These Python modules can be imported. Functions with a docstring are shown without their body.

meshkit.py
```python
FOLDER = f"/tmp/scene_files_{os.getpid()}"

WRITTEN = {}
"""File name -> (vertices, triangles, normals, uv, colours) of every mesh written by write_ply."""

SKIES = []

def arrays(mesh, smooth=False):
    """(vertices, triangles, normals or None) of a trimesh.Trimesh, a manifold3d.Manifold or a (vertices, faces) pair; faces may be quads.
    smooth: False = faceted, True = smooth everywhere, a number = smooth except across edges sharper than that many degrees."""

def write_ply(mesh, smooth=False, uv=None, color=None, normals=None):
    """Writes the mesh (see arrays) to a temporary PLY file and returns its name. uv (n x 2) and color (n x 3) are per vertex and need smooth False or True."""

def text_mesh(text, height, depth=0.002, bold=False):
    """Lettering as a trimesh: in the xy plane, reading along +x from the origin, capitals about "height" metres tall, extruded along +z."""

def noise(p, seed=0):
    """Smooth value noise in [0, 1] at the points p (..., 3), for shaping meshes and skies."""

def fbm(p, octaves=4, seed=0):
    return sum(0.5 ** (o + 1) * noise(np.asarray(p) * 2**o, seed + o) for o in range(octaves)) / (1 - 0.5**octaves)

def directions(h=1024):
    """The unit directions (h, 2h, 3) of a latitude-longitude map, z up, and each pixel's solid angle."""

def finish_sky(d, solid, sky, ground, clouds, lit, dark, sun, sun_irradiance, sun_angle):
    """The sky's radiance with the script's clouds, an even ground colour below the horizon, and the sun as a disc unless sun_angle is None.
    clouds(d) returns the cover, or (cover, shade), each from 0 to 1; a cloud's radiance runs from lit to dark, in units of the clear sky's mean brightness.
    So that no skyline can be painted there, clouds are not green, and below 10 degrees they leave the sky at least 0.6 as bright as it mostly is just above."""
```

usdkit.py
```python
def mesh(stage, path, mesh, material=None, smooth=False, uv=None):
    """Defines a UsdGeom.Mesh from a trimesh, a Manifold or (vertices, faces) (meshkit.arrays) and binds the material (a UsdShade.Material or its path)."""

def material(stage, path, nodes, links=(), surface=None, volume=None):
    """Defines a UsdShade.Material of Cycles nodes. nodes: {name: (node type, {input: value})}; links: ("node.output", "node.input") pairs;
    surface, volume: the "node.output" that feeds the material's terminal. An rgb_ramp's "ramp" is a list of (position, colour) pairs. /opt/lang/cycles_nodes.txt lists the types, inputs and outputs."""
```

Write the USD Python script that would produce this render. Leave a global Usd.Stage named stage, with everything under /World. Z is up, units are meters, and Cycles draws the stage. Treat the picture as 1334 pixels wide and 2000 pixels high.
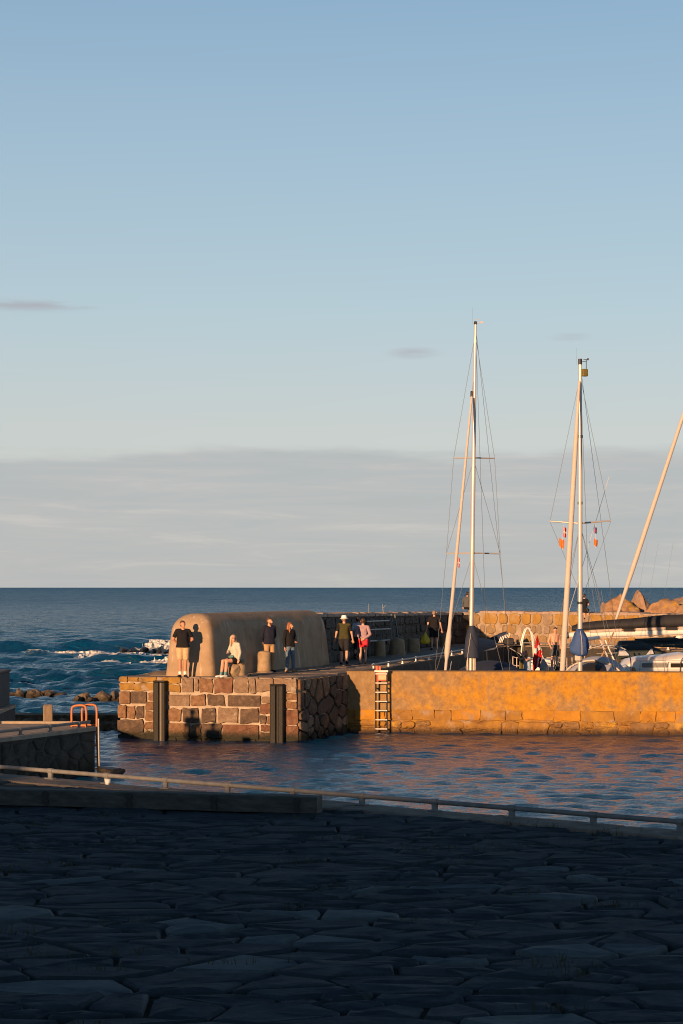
import math, random
import numpy as np, trimesh, usdkit, meshkit
import manifold3d as m3
from scipy.spatial import Voronoi
from shapely.geometry import Polygon, MultiPoint, box as sbox
from shapely import affinity
from pxr import Usd, UsdGeom, UsdLux, UsdShade, Gf, Sdf, Vt

# ------------------------------------------------------------------ camera, sky, sun, exposure
stage = Usd.Stage.CreateInMemory()
UsdGeom.SetStageUpAxis(stage, UsdGeom.Tokens.z)
UsdGeom.Xform.Define(stage, '/World')
UsdGeom.Scope.Define(stage, '/World/Looks')
CZ = 4.87                     # camera height above the water
F = 3900.0                    # focal length in pixels of a 1334 px wide frame
EXPOSURE = 0.85
cam = UsdGeom.Camera.Define(stage, '/World/camera')
cam.CreateHorizontalApertureAttr(24.0)
cam.CreateFocalLengthAttr(F * 24.0 / 1334)
cam.CreateVerticalApertureOffsetAttr(147 * 24.0 / 1334)
cam.CreateClippingRangeAttr(Gf.Vec2f(0.5, 60000))
cam.CreateExposureAttr(EXPOSURE)
cx = UsdGeom.Xformable(cam)
cx.AddTranslateOp().Set(Gf.Vec3d(0, 0, CZ))
cx.AddRotateXOp().Set(90.0)

SUN_AZ = np.array([-0.4384, -0.8988]); SUN_AZ = SUN_AZ / np.linalg.norm(SUN_AZ)
SUN_EL = math.radians(8.4)
SKY_STRENGTH = 0.05
SUN_INT = 1.25
sun_dir = np.array([SUN_AZ[0] * math.cos(SUN_EL), SUN_AZ[1] * math.cos(SUN_EL), math.sin(SUN_EL)])
sun = UsdLux.DistantLight.Define(stage, '/World/sun')
sun.CreateIntensityAttr(SUN_INT)
sun.CreateColorAttr(Gf.Vec3f(1.0, 0.57, 0.28))
sun.CreateAngleAttr(0.5)
sun.CreateNormalizeAttr(True)
_rot = Gf.Rotation(Gf.Vec3d(0, 0, -1), Gf.Vec3d(*(-sun_dir)))
UsdGeom.Xformable(sun).AddTransformOp().Set(Gf.Matrix4d().SetRotate(_rot))

sky_mat = usdkit.material(stage, '/World/Looks/sky_air', {
    'sky': ('sky_texture', {'sky_type': 'single_scattering', 'sun_disc': False, 'sun_elevation': SUN_EL,
                            'sun_rotation': math.atan2(sun_dir[0], sun_dir[1]), 'altitude': 10.0,
                            'air_density': 1.0, 'aerosol_density': 0.1, 'ozone_density': 3.0}),
    'tc': ('texture_coordinate', {}),
    'xyz': ('separate_xyz', {}),
    # bank of thin cloud low over the horizon
    'map1': ('mapping', {'mapping_type': 'point', 'scale': (7.0, 7.0, 45.0)}),
    'n1': ('noise_texture', {'scale': 1.6, 'detail': 5.0, 'roughness': 0.55}),
    'edge': ('math', {'math_type': 'multiply_add', 'value2': 0.026, 'value3': -0.0135}),
    'zz': ('math', {'math_type': 'add'}),
    'bank': ('map_range', {'range_type': 'smoothstep', 'from_min': 0.0705, 'from_max': 0.0605, 'to_min': 0.0, 'to_max': 1.0, 'clamp': True}),
    'map2': ('mapping', {'mapping_type': 'point', 'scale': (9.0, 9.0, 120.0)}),
    'n2': ('noise_texture', {'scale': 1.2, 'detail': 6.0, 'roughness': 0.62, 'distortion': 0.6}),
    'streak': ('rgb_ramp', {'ramp': [(0.0, (0.40, 0.43, 0.45)), (0.42, (0.425, 0.45, 0.465)), (0.58, (0.47, 0.475, 0.48)), (0.70, (0.56, 0.535, 0.52)), (1.0, (0.60, 0.56, 0.54))]}),
    'bankamt': ('math', {'math_type': 'multiply', 'value2': 0.74}),
    # light scattered more than once in the low air, the same all round the horizon
    'veil': ('map_range', {'range_type': 'smoothstep', 'from_min': 0.72, 'from_max': 0.02, 'to_min': 0.0, 'to_max': 0.72, 'clamp': True}),
    'veilcol': ('rgb_ramp', {'ramp': [(0.0, (0.68, 0.67, 0.65)), (0.08, (0.70, 0.70, 0.685)), (0.14, (0.60, 0.72, 0.765)), (0.28, (0.45, 0.65, 0.83)), (0.6, (0.2, 0.42, 0.74)), (1.0, (0.12, 0.3, 0.6))]}),
    'scale_veil': ('mix', {'mix_type': 'multiply', 'fac': 1.0, 'color2': (11.2, 11.2, 11.2)}),
    'withveil': ('mix', {'mix_type': 'mix'}),
    'withbank': ('mix', {'mix_type': 'mix'}),
    # small separate wisps higher up
    'map3': ('mapping', {'mapping_type': 'point', 'scale': (22.0, 4.0, 190.0)}),
    'n3': ('noise_texture', {'scale': 1.0, 'detail': 4.0, 'roughness': 0.55}),
    'wispsum1': ('math', {'math_type': 'add'}), 'wispsum2': ('math', {'math_type': 'add'}),
    'wisp': ('math', {'math_type': 'multiply'}),
    'wispn': ('map_range', {'range_type': 'smoothstep', 'from_min': 0.36, 'from_max': 0.62, 'to_min': 0.0, 'to_max': 0.75, 'clamp': True}),
    'ws0': ('vector_math', {'math_type': 'subtract', 'vector2': (-0.160, 0.985, 0.1385)}), 'wm0': ('vector_math', {'math_type': 'multiply', 'vector2': (15.000, 1.0, 222.222)}), 'wl0': ('vector_math', {'math_type': 'length'}),
    'wr0': ('map_range', {'range_type': 'smoothstep', 'from_min': 1.0, 'from_max': 0.0, 'to_min': 0.0, 'to_max': 1.0, 'clamp': True}),
    'ws1': ('vector_math', {'math_type': 'subtract', 'vector2': (0.036, 0.985, 0.1165)}), 'wm1': ('vector_math', {'math_type': 'multiply', 'vector2': (55.556, 1.0, 250.000)}), 'wl1': ('vector_math', {'math_type': 'length'}),
    'wr1': ('map_range', {'range_type': 'smoothstep', 'from_min': 1.0, 'from_max': 0.0, 'to_min': 0.0, 'to_max': 0.8, 'clamp': True}),
    'ws2': ('vector_math', {'math_type': 'subtract', 'vector2': (0.113, 0.985, 0.1235)}), 'wm2': ('vector_math', {'math_type': 'multiply', 'vector2': (66.667, 1.0, 333.333)}), 'wl2': ('vector_math', {'math_type': 'length'}),
    'wr2': ('map_range', {'range_type': 'smoothstep', 'from_min': 1.0, 'from_max': 0.0, 'to_min': 0.0, 'to_max': 0.5, 'clamp': True}),
    'withwisp': ('mix', {'mix_type': 'mix'}),
    'scale_bank': ('mix', {'mix_type': 'multiply', 'fac': 1.0, 'color2': (11.2, 11.2, 11.2)}),
    'scale_wisp': ('mix', {'mix_type': 'multiply', 'fac': 1.0, 'color1': (0.40, 0.39, 0.43), 'color2': (11.2, 11.2, 11.2)}),
    'bg': ('background_shader', {'strength': SKY_STRENGTH}),
}, [('tc.generated', 'xyz.vector'), ('tc.generated', 'map1.vector'), ('map1.vector', 'n1.vector'), ('n1.fac', 'edge.value1'),
    ('xyz.z', 'zz.value1'), ('edge.value', 'zz.value2'), ('zz.value', 'bank.value'),
    ('tc.generated', 'map2.vector'), ('map2.vector', 'n2.vector'), ('n2.fac', 'streak.fac'),
    ('bank.result', 'bankamt.value1'), ('bankamt.value', 'withbank.fac'), ('xyz.z', 'veil.value'), ('xyz.z', 'veilcol.fac'), ('veilcol.color', 'scale_veil.color1'), ('scale_veil.color', 'withveil.color2'), ('veil.result', 'withveil.fac'), ('sky.color', 'withveil.color1'), ('withveil.color', 'withbank.color1'),
    ('streak.color', 'scale_bank.color1'), ('scale_bank.color', 'withbank.color2'),
    ('tc.generated', 'map3.vector'), ('map3.vector', 'n3.vector'), ('n3.fac', 'wispn.value'), ('wispn.result', 'wisp.value1'), ('wr0.result', 'wispsum1.value1'), ('wr1.result', 'wispsum1.value2'), ('wispsum1.value', 'wispsum2.value1'), ('wr2.result', 'wispsum2.value2'), ('wispsum2.value', 'wisp.value2'),
    ('tc.generated', 'ws0.vector1'), ('ws0.vector', 'wm0.vector1'), ('wm0.vector', 'wl0.vector1'), ('wl0.value', 'wr0.value'), ('tc.generated', 'ws1.vector1'), ('ws1.vector', 'wm1.vector1'), ('wm1.vector', 'wl1.vector1'), ('wl1.value', 'wr1.value'), ('tc.generated', 'ws2.vector1'), ('ws2.vector', 'wm2.vector1'), ('wm2.vector', 'wl2.vector1'), ('wl2.value', 'wr2.value'), 
    ('wisp.value', 'withwisp.fac'), ('withbank.color', 'withwisp.color1'), ('scale_wisp.color', 'withwisp.color2'),
    ('withwisp.color', 'bg.color')], surface='bg.background')
dome = UsdLux.DomeLight.Define(stage, '/World/sky')
UsdShade.MaterialBindingAPI.Apply(dome.GetPrim()).Bind(sky_mat)
dome.GetPrim().SetCustomDataByKey('label', 'clear pale evening sky with a low bank of thin cloud')
dome.GetPrim().SetCustomDataByKey('category', 'sky')
dome.GetPrim().SetCustomDataByKey('kind', 'structure')

# ------------------------------------------------------------------ helpers
rnd = random.Random(11)
rng = np.random.default_rng(11)
V = lambda *a: np.array(a, float)
PX = lambda px, Y: (px - 667.0) / F * Y
PZ = lambda py, Y: CZ - (py - 1147.0) / F * Y
def at(px, py, Y): return V(PX(px, Y), Y, PZ(py, Y))
def gp(px, py, z):
    Y = (CZ - z) * F / (py - 1147.0)
    return V(PX(px, Y), Y, z)

_names = {}
def unique(parent, name):
    key = (str(parent), name); k = _names.get(key, 0); _names[key] = k + 1
    return name if k == 0 else f'{name}_{k:03d}'
_loc = {}
def tag(p, label=None, cat=None, group=None, kind=None):
    for k, v in (('label', label), ('category', cat), ('group', group), ('kind', kind)):
        if v: p.SetCustomDataByKey(k, v)
def thing(name, label, cat, loc, group=None, kind=None):
    path = '/World/' + unique('/World', name)
    x = UsdGeom.Xform.Define(stage, path); x.AddTranslateOp().Set(Gf.Vec3d(*map(float, loc)))
    _loc[path] = np.array(loc, float); tag(x.GetPrim(), label, cat, group, kind)
    return path
def part(parent, name, mesh, mat, smooth=False, label=None, kind=None):
    """mesh in world coordinates; becomes a child of parent (a path)"""
    path = parent + '/' + unique(parent, name)
    v, f, n = meshkit.arrays(mesh, smooth)
    loc = _loc.get(parent, np.zeros(3)); _loc[path] = loc
    m = UsdGeom.Mesh.Define(stage, path)
    m.CreatePointsAttr(Vt.Vec3fArray.FromNumpy((v - loc).astype(np.float32)))
    m.CreateFaceVertexCountsAttr(Vt.IntArray.FromNumpy(np.full(len(f), 3, np.int32)))
    m.CreateFaceVertexIndicesAttr(Vt.IntArray.FromNumpy(f.astype(np.int32).ravel()))
    m.CreateSubdivisionSchemeAttr('none')
    if n is not None:
        m.CreateNormalsAttr(Vt.Vec3fArray.FromNumpy(n.astype(np.float32))); m.SetNormalsInterpolation('vertex')
    UsdShade.MaterialBindingAPI.Apply(m.GetPrim()).Bind(mat)
    tag(m.GetPrim(), label, None, None, kind)
    return path
def single(name, mesh, mat, label, cat, smooth=False, group=None, kind=None, loc=None):
    """a thing that is one mesh"""
    v, f, n = meshkit.arrays(mesh, False)
    c = V((v[:, 0].min() + v[:, 0].max()) / 2, (v[:, 1].min() + v[:, 1].max()) / 2, v[:, 2].min()) if loc is None else np.array(loc, float)
    p = part('/World', name, mesh, mat, smooth)
    prim = stage.GetPrimAtPath(p)
    pts = np.array(UsdGeom.Mesh(prim).GetPointsAttr().Get()) - c
    UsdGeom.Mesh(prim).GetPointsAttr().Set(Vt.Vec3fArray.FromNumpy(pts.astype(np.float32)))
    UsdGeom.Xformable(prim).AddTranslateOp().Set(Gf.Vec3d(*map(float, c))); _loc[p] = c
    tag(prim, label, cat, group, kind)
    return p

def cat_(ms): return trimesh.util.concatenate([m for m in ms if m is not None])
def box_at(c, size, rotz=0.0, bev=0.0):
    sx, sy, sz = size
    if bev > 0:
        b = min(bev, min(size) * 0.45)
        pts = []
        for a in (-1, 1):
            for bb in (-1, 1):
                for cc in (-1, 1):
                    p = V(a * sx / 2, bb * sy / 2, cc * sz / 2)
                    for k in range(3):
                        q = p.copy()
                        for j in range(3):
                            if j != k: q[j] -= math.copysign(b, p[j])
                        pts.append(q)
        m = trimesh.convex.convex_hull(np.array(pts))
    else:
        m = trimesh.creation.box(size)
    if rotz: m.apply_transform(trimesh.transformations.rotation_matrix(rotz, [0, 0, 1]))
    m.apply_translation(c); return m
def tube(pts, r, n=8, closed=False):
    pts = np.asarray(pts, float); k = len(pts)
    r = np.full(k, r) if np.ndim(r) == 0 else np.asarray(r, float)
    t = np.gradient(pts, axis=0); t /= np.maximum(np.linalg.norm(t, axis=1, keepdims=True), 1e-9)
    up = V(0, 0, 1) if abs(t[0][2]) < 0.9 else V(1, 0, 0)
    a = np.cross(t[0], up); a /= np.linalg.norm(a)
    rings = []
    for i in range(k):
        a = a - t[i] * (a @ t[i]); a /= np.linalg.norm(a); b = np.cross(t[i], a)
        th = np.arange(n) * 2 * np.pi / n
        rings.append(pts[i] + r[i] * (np.cos(th)[:, None] * a + np.sin(th)[:, None] * b))
    v = np.vstack(rings + [pts[:1], pts[-1:]]); f = []
    for i in range(k - 1):
        for j in range(n):
            p, q = i * n + j, i * n + (j + 1) % n
            f += [(p, q, q + n), (p, q + n, p + n)]
    for j in range(n):
        f += [(k * n, (j + 1) % n, j), (k * n + 1, (k - 1) * n + j, (k - 1) * n + (j + 1) % n)]
    m = trimesh.Trimesh(v, np.array(f), process=False)
    if m.volume < 0: m.invert()
    return m
def bez(p, n=12):
    """smooth curve through the points p (Catmull-Rom)"""
    p = np.asarray(p, float); q = np.vstack([2 * p[0] - p[1], p, 2 * p[-1] - p[-2]]); out = []
    for i in range(len(p) - 1):
        a, b, c, d = q[i:i + 4]
        for t in np.linspace(0, 1, n, endpoint=False):
            out.append(0.5 * (2 * b + (c - a) * t + (2 * a - 5 * b + 4 * c - d) * t * t + (3 * b - a - 3 * c + d) * t ** 3))
    return np.array(out + [p[-1]])
def loft(rings, cap=True):
    """rings: (k, n, 3)"""
    R = np.asarray(rings, float); k, n, _ = R.shape; v = R.reshape(-1, 3); f = []
    for i in range(k - 1):
        for j in range(n):
            p, q = i * n + j, i * n + (j + 1) % n
            f += [(p, q, q + n), (p, q + n, p + n)]
    if cap:
        v = np.vstack([v, R[0].mean(0), R[-1].mean(0)])
        for j in range(n):
            f += [(k * n, (j + 1) % n, j), (k * n + 1, (k - 1) * n + j, (k - 1) * n + (j + 1) % n)]
    m = trimesh.Trimesh(v, np.array(f), process=False)
    if m.volume < 0: m.invert()
    return m
def sheet(grid, thick=0.0):
    """a (k, n, 3) grid of points as a two-sided surface with a little thickness"""
    G = np.asarray(grid, float); k, n, _ = G.shape
    def faces(o, flip):
        f = []
        for i in range(k - 1):
            for j in range(n - 1):
                a = o + i * n + j; q = [(a, a + 1, a + n + 1), (a, a + n + 1, a + n)]
                f += [t[::-1] for t in q] if flip else q
        return f
    if thick <= 0: return trimesh.Trimesh(G.reshape(-1, 3), np.array(faces(0, False)), process=False)
    du = np.gradient(G, axis=0); dv = np.gradient(G, axis=1)
    nn = np.cross(du, dv); nn /= np.maximum(np.linalg.norm(nn, axis=2, keepdims=True), 1e-9)
    A, B = G + nn * thick / 2, G - nn * thick / 2
    v = np.vstack([A.reshape(-1, 3), B.reshape(-1, 3)]); o = k * n
    f = faces(0, False) + faces(o, True)
    rim = [(0, j) for j in range(n)] + [(i, n - 1) for i in range(1, k)] + [(k - 1, j) for j in range(n - 2, -1, -1)] + [(i, 0) for i in range(k - 2, 0, -1)]
    rim = [i * n + j for i, j in rim]
    for a, b in zip(rim, rim[1:] + rim[:1]): f += [(a, a + o, b + o), (a, b + o, b)]
    m = trimesh.Trimesh(v, np.array(f), process=False)
    if m.volume < 0: m.invert()
    return m
def prism(poly, z0, z1):
    m = trimesh.creation.extrude_polygon(poly if isinstance(poly, Polygon) else Polygon(poly), z1 - z0, engine='earcut')
    m.apply_translation((0, 0, z0)); return m
def dome_of(m):
    return m
def rock(c, size, seed, sub=3, rough=0.35, flat=0.0):
    m = trimesh.creation.icosphere(subdivisions=sub)
    v = np.array(m.vertices)
    d = meshkit.fbm(v * 1.3 + seed * 7.1, 3, seed) - 0.5
    # facets: clip by a few random planes
    r = np.random.default_rng(seed)
    for _ in range(16):
        nrm = r.normal(size=3); nrm /= np.linalg.norm(nrm); h = r.uniform(0.52, 0.9)
        over = np.maximum(v @ nrm - h, 0); v = v - over[:, None] * nrm * 0.97
    v = v * (1 + rough * d)[:, None]
    v = v + (meshkit.fbm(v * 5 + seed, 3, seed + 3) - 0.5)[:, None] * v * 0.10
    v = v * np.asarray(size) / 2
    m = trimesh.Trimesh(v + np.asarray(c), m.faces, process=False); return m

def pillow(poly, h, o, u, v, n, chamfer=0.03, sink=0.03, jit=0.008, r=rnd):
    """one stone: polygon (in u, v metres) standing proud of the plane by h, with a worn edge and an uneven face"""
    p = poly if isinstance(poly, Polygon) else Polygon(poly)
    c = np.array(p.exterior.coords)[:-1]
    if Polygon(c).exterior.is_ccw is False: c = c[::-1]
    cen = c.mean(0); k = len(c)
    d = c - cen; ln = np.maximum(np.linalg.norm(d, axis=1, keepdims=True), 1e-6)
    c1 = cen + d * np.maximum(1 - 0.35 * chamfer / ln, 0.6); c2 = cen + d * np.maximum(1 - chamfer * 1.4 / ln, 0.45); c3 = cen + d * 0.5
    def lift(q, z): return o + q[:, :1] * u + q[:, 1:] * v + np.asarray(z).reshape(-1, 1) * n
    z2 = h + np.array([r.uniform(-jit, jit) for _ in range(k)]); z3 = h + np.array([r.uniform(-jit, jit) for _ in range(k)])
    vs = np.vstack([lift(c, np.full(k, -sink)), lift(c1, np.full(k, h - chamfer * 0.6)), lift(c2, z2), lift(c3, z3), lift(cen[None], [h + r.uniform(0, jit)])])
    f = []
    for i in range(3):
        for j in range(k):
            a, b = i * k + j, i * k + (j + 1) % k
            f += [(a, b, b + k), (a, b + k, a + k)]
    for j in range(k): f.append((3 * k + j, 3 * k + (j + 1) % k, 4 * k))
    m = trimesh.Trimesh(vs, np.array(f), process=False)
    if np.dot(np.cross(u, v), n) < 0: m.invert()
    return m
def rough_rect(x0, x1, y0, y1, r=rnd, j=0.02, corner=0.05):
    """a worn, hand-cut block: rounded corners and edges that wander a little"""
    w, h = x1 - x0, y1 - y0; cr = min(corner, w * 0.3, h * 0.3); jj = min(j, w * 0.09, h * 0.09); p = []
    k1, k2 = (2 if w > 0.35 else 1), (2 if h > 0.5 else 1)
    def run(a, b, n): return [tuple(np.array(a) + (np.array(b) - np.array(a)) * (i + 1) / (n + 1)) for i in range(n)]
    c = [(x0 + cr, y0), (x1 - cr, y0), (x1, y0 + cr), (x1, y1 - cr), (x1 - cr, y1), (x0 + cr, y1), (x0, y1 - cr), (x0, y0 + cr)]
    for i, n in zip(range(8), (k1, 0, k2, 0, k1, 0, k2, 0)): p += [c[i]] + run(c[i], c[(i + 1) % 8], n)
    tilt = r.uniform(-1, 1) * jj * 0.8
    q = Polygon([(x + r.uniform(-jj, jj), y + r.uniform(-jj, jj) + tilt * ((x - x0) / w - 0.5) * 2) for x, y in p])
    return q if q.is_valid else Polygon(p)
def cells(region, pts, gap=0.03, rnd_=0.03, sx=1.0):
    """Voronoi cells of the points inside a polygon region, shrunk by the joint"""
    x0, y0, x1, y1 = region.bounds; w, h = x1 - x0 + 5, y1 - y0 + 5
    far = [(x0 - 3 * w, y0), (x1 + 3 * w, y1), (x0, y1 + 3 * h), (x1, y0 - 3 * h)]
    vo = Voronoi(np.vstack([pts, far])); out = []
    for i in range(len(pts)):
        reg = vo.regions[vo.point_region[i]]
        if -1 in reg or not reg: continue
        g = Polygon(vo.vertices[reg]).intersection(region).buffer(-gap / 2 - rnd_).buffer(rnd_, quad_segs=1)
        if g.is_empty: continue
        if g.geom_type != 'Polygon': g = max(g.geoms, key=lambda q: q.area)
        if g.area > 0.004: out.append(g.simplify(0.008))
    return out
def spread(region, n, ratio=1.0, r=rng, relax=2):
    x0, y0, x1, y1 = region.bounds
    pts = np.column_stack([r.uniform(x0, x1, n), r.uniform(y0, y1, n)])
    for _ in range(relax):
        q = pts * [1 / ratio, 1.0]
        vo = Voronoi(np.vstack([q, [(-1e3, 0), (1e3, 0), (0, 1e3), (0, -1e3)]]))
        b = sbox(x0 / ratio, y0, x1 / ratio, y1)
        for i in range(n):
            reg = vo.regions[vo.point_region[i]]
            if -1 in reg or not reg: continue
            g = Polygon(vo.vertices[reg]).intersection(b)
            if not g.is_empty: q[i] = 0.5 * q[i] + 0.5 * np.array(g.centroid.coords[0])
        pts = q * [ratio, 1.0]
    return pts
def aniso_cells(region, n, ratio, gap, rnd_=0.03, relax=2, r=rng):
    """cells that are ratio times wider than deep"""
    reg = affinity.scale(region, 1 / ratio, 1, origin=(0, 0))
    pts = spread(reg, n, 1.0, r, relax)
    out = []
    x0, y0, x1, y1 = reg.bounds; w, h = x1 - x0 + 5, y1 - y0 + 5
    vo = Voronoi(np.vstack([pts, [(x0 - 3 * w, y0), (x1 + 3 * w, y1), (x0, y1 + 3 * h), (x1, y0 - 3 * h)]]))
    for i in range(len(pts)):
        rg = vo.regions[vo.point_region[i]]
        if -1 in rg or not rg: continue
        g = affinity.scale(Polygon(vo.vertices[rg]).intersection(reg), ratio, 1, origin=(0, 0))
        g = g.buffer(-gap / 2 - rnd_).buffer(rnd_, quad_segs=1)
        if g.is_empty: continue
        if g.geom_type != 'Polygon': g = max(g.geoms, key=lambda q: q.area)
        if g.area > 0.01: out.append(g.simplify(0.01))
    return out

# ------------------------------------------------------------------ materials
def plain(name, col, rough=0.6, metallic=0.0, spec=0.5, var=0.12, scale=9.0, bump=0.0, stretch=(1, 1, 1), translucent=0.0):
    n = {'geo': ('geometry', {}), 'map': ('mapping', {'mapping_type': 'point', 'scale': stretch}),
         'noise': ('noise_texture', {'scale': scale, 'detail': 4.0, 'roughness': 0.6}),
         'ramp': ('rgb_ramp', {'ramp': [(0.25, tuple(c * (1 - var) for c in col)), (0.75, tuple(min(c * (1 + var), 1) for c in col))]}),
         'p': ('principled_bsdf', {'roughness': rough, 'metallic': metallic, 'specular_ior_level': spec})}
    l = [('geo.position', 'map.vector'), ('map.vector', 'noise.vector'), ('noise.fac', 'ramp.fac'), ('ramp.color', 'p.base_color')]
    if bump:
        n['n2'] = ('noise_texture', {'scale': scale * 3, 'detail': 5.0, 'roughness': 0.65}); n['b'] = ('bump', {'strength': 0.8, 'distance': bump})
        l += [('map.vector', 'n2.vector'), ('n2.fac', 'b.height'), ('b.normal', 'p.normal')]
    out = 'p.BSDF'
    if translucent:
        n['tr'] = ('translucent_bsdf', {}); n['mx'] = ('mix_closure', {'fac': translucent})
        l += [('ramp.color', 'tr.color'), ('p.BSDF', 'mx.closure1'), ('tr.BSDF', 'mx.closure2')]; out = 'mx.closure'
    return usdkit.material(stage, '/World/Looks/' + name, n, l, surface=out)
def mottled(name, stops, scale=3.0, rough=0.85, bump=0.02, bump_scale=14.0, stretch=(1, 1, 1), second=None, second_scale=1.2, second_range=(0.5, 0.62),
            wet=None, spec=0.35, streak=None):
    """stone-like: noise ramp, a second patchy colour (lichen, lime), a wet dark foot below wet=(z0, z1, colour)"""
    stops = [(a, tuple(c * 0.76 for c in b)) for a, b in stops]; second = second and tuple(c * 0.76 for c in second)
    n = {'geo': ('geometry', {}), 'map': ('mapping', {'mapping_type': 'point', 'scale': stretch}),
         'noise': ('noise_texture', {'scale': scale, 'detail': 6.0, 'roughness': 0.62}), 'ramp': ('rgb_ramp', {'ramp': stops}),
         'n2': ('noise_texture', {'scale': bump_scale, 'detail': 6.0, 'roughness': 0.68}), 'b': ('bump', {'strength': 1.0, 'distance': bump}),
         'p': ('principled_bsdf', {'roughness': rough, 'specular_ior_level': spec})}
    l = [('geo.position', 'map.vector'), ('map.vector', 'noise.vector'), ('noise.fac', 'ramp.fac'), ('map.vector', 'n2.vector'), ('n2.fac', 'b.height'), ('b.normal', 'p.normal')]
    col = 'ramp.color'
    if second:
        n['n3'] = ('noise_texture', {'scale': second_scale, 'detail': 7.0, 'roughness': 0.66}); n['r3'] = ('map_range', {'range_type': 'smoothstep', 'from_min': second_range[0], 'from_max': second_range[1], 'to_min': 0.0, 'to_max': 1.0, 'clamp': True})
        n['m3'] = ('mix', {'mix_type': 'mix', 'color2': second})
        l += [('map.vector', 'n3.vector'), ('n3.fac', 'r3.value'), ('r3.result', 'm3.fac'), (col, 'm3.color1')]; col = 'm3.color'
    if streak:
        n['ms'] = ('mapping', {'mapping_type': 'point', 'scale': (4.0, 4.0, 0.35)}); n['ns'] = ('noise_texture', {'scale': 1.4, 'detail': 4.0, 'roughness': 0.6})
        n['rs'] = ('map_range', {'range_type': 'smoothstep', 'from_min': streak[1], 'from_max': streak[2], 'to_min': 0.0, 'to_max': 0.85, 'clamp': True}); n['mxs'] = ('mix', {'mix_type': 'mix', 'color2': streak[0]})
        l += [('geo.position', 'ms.vector'), ('ms.vector', 'ns.vector'), ('ns.fac', 'rs.value'), ('rs.result', 'mxs.fac'), (col, 'mxs.color1')]; col = 'mxs.color'
    if wet:
        n['sx'] = ('separate_xyz', {}); n['wn'] = ('math', {'math_type': 'multiply_add', 'value2': -0.35, 'value3': 0.17}); n['wa'] = ('math', {'math_type': 'add'})
        n['wr'] = ('map_range', {'range_type': 'smoothstep', 'from_min': wet[1], 'from_max': wet[0], 'to_min': 0.0, 'to_max': 1.0, 'clamp': True}); n['mw'] = ('mix', {'mix_type': 'mix', 'color2': wet[2]})
        l += [('geo.position', 'sx.vector'), ('sx.z', 'wa.value1'), ('n2.fac', 'wn.value1'), ('wn.value', 'wa.value2'), ('wa.value', 'wr.value'), ('wr.result', 'mw.fac'), (col, 'mw.color1')]; col = 'mw.color'
    l.append((col, 'p.base_color'))
    return usdkit.material(stage, '/World/Looks/' + name, n, l, surface='p.BSDF')

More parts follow.
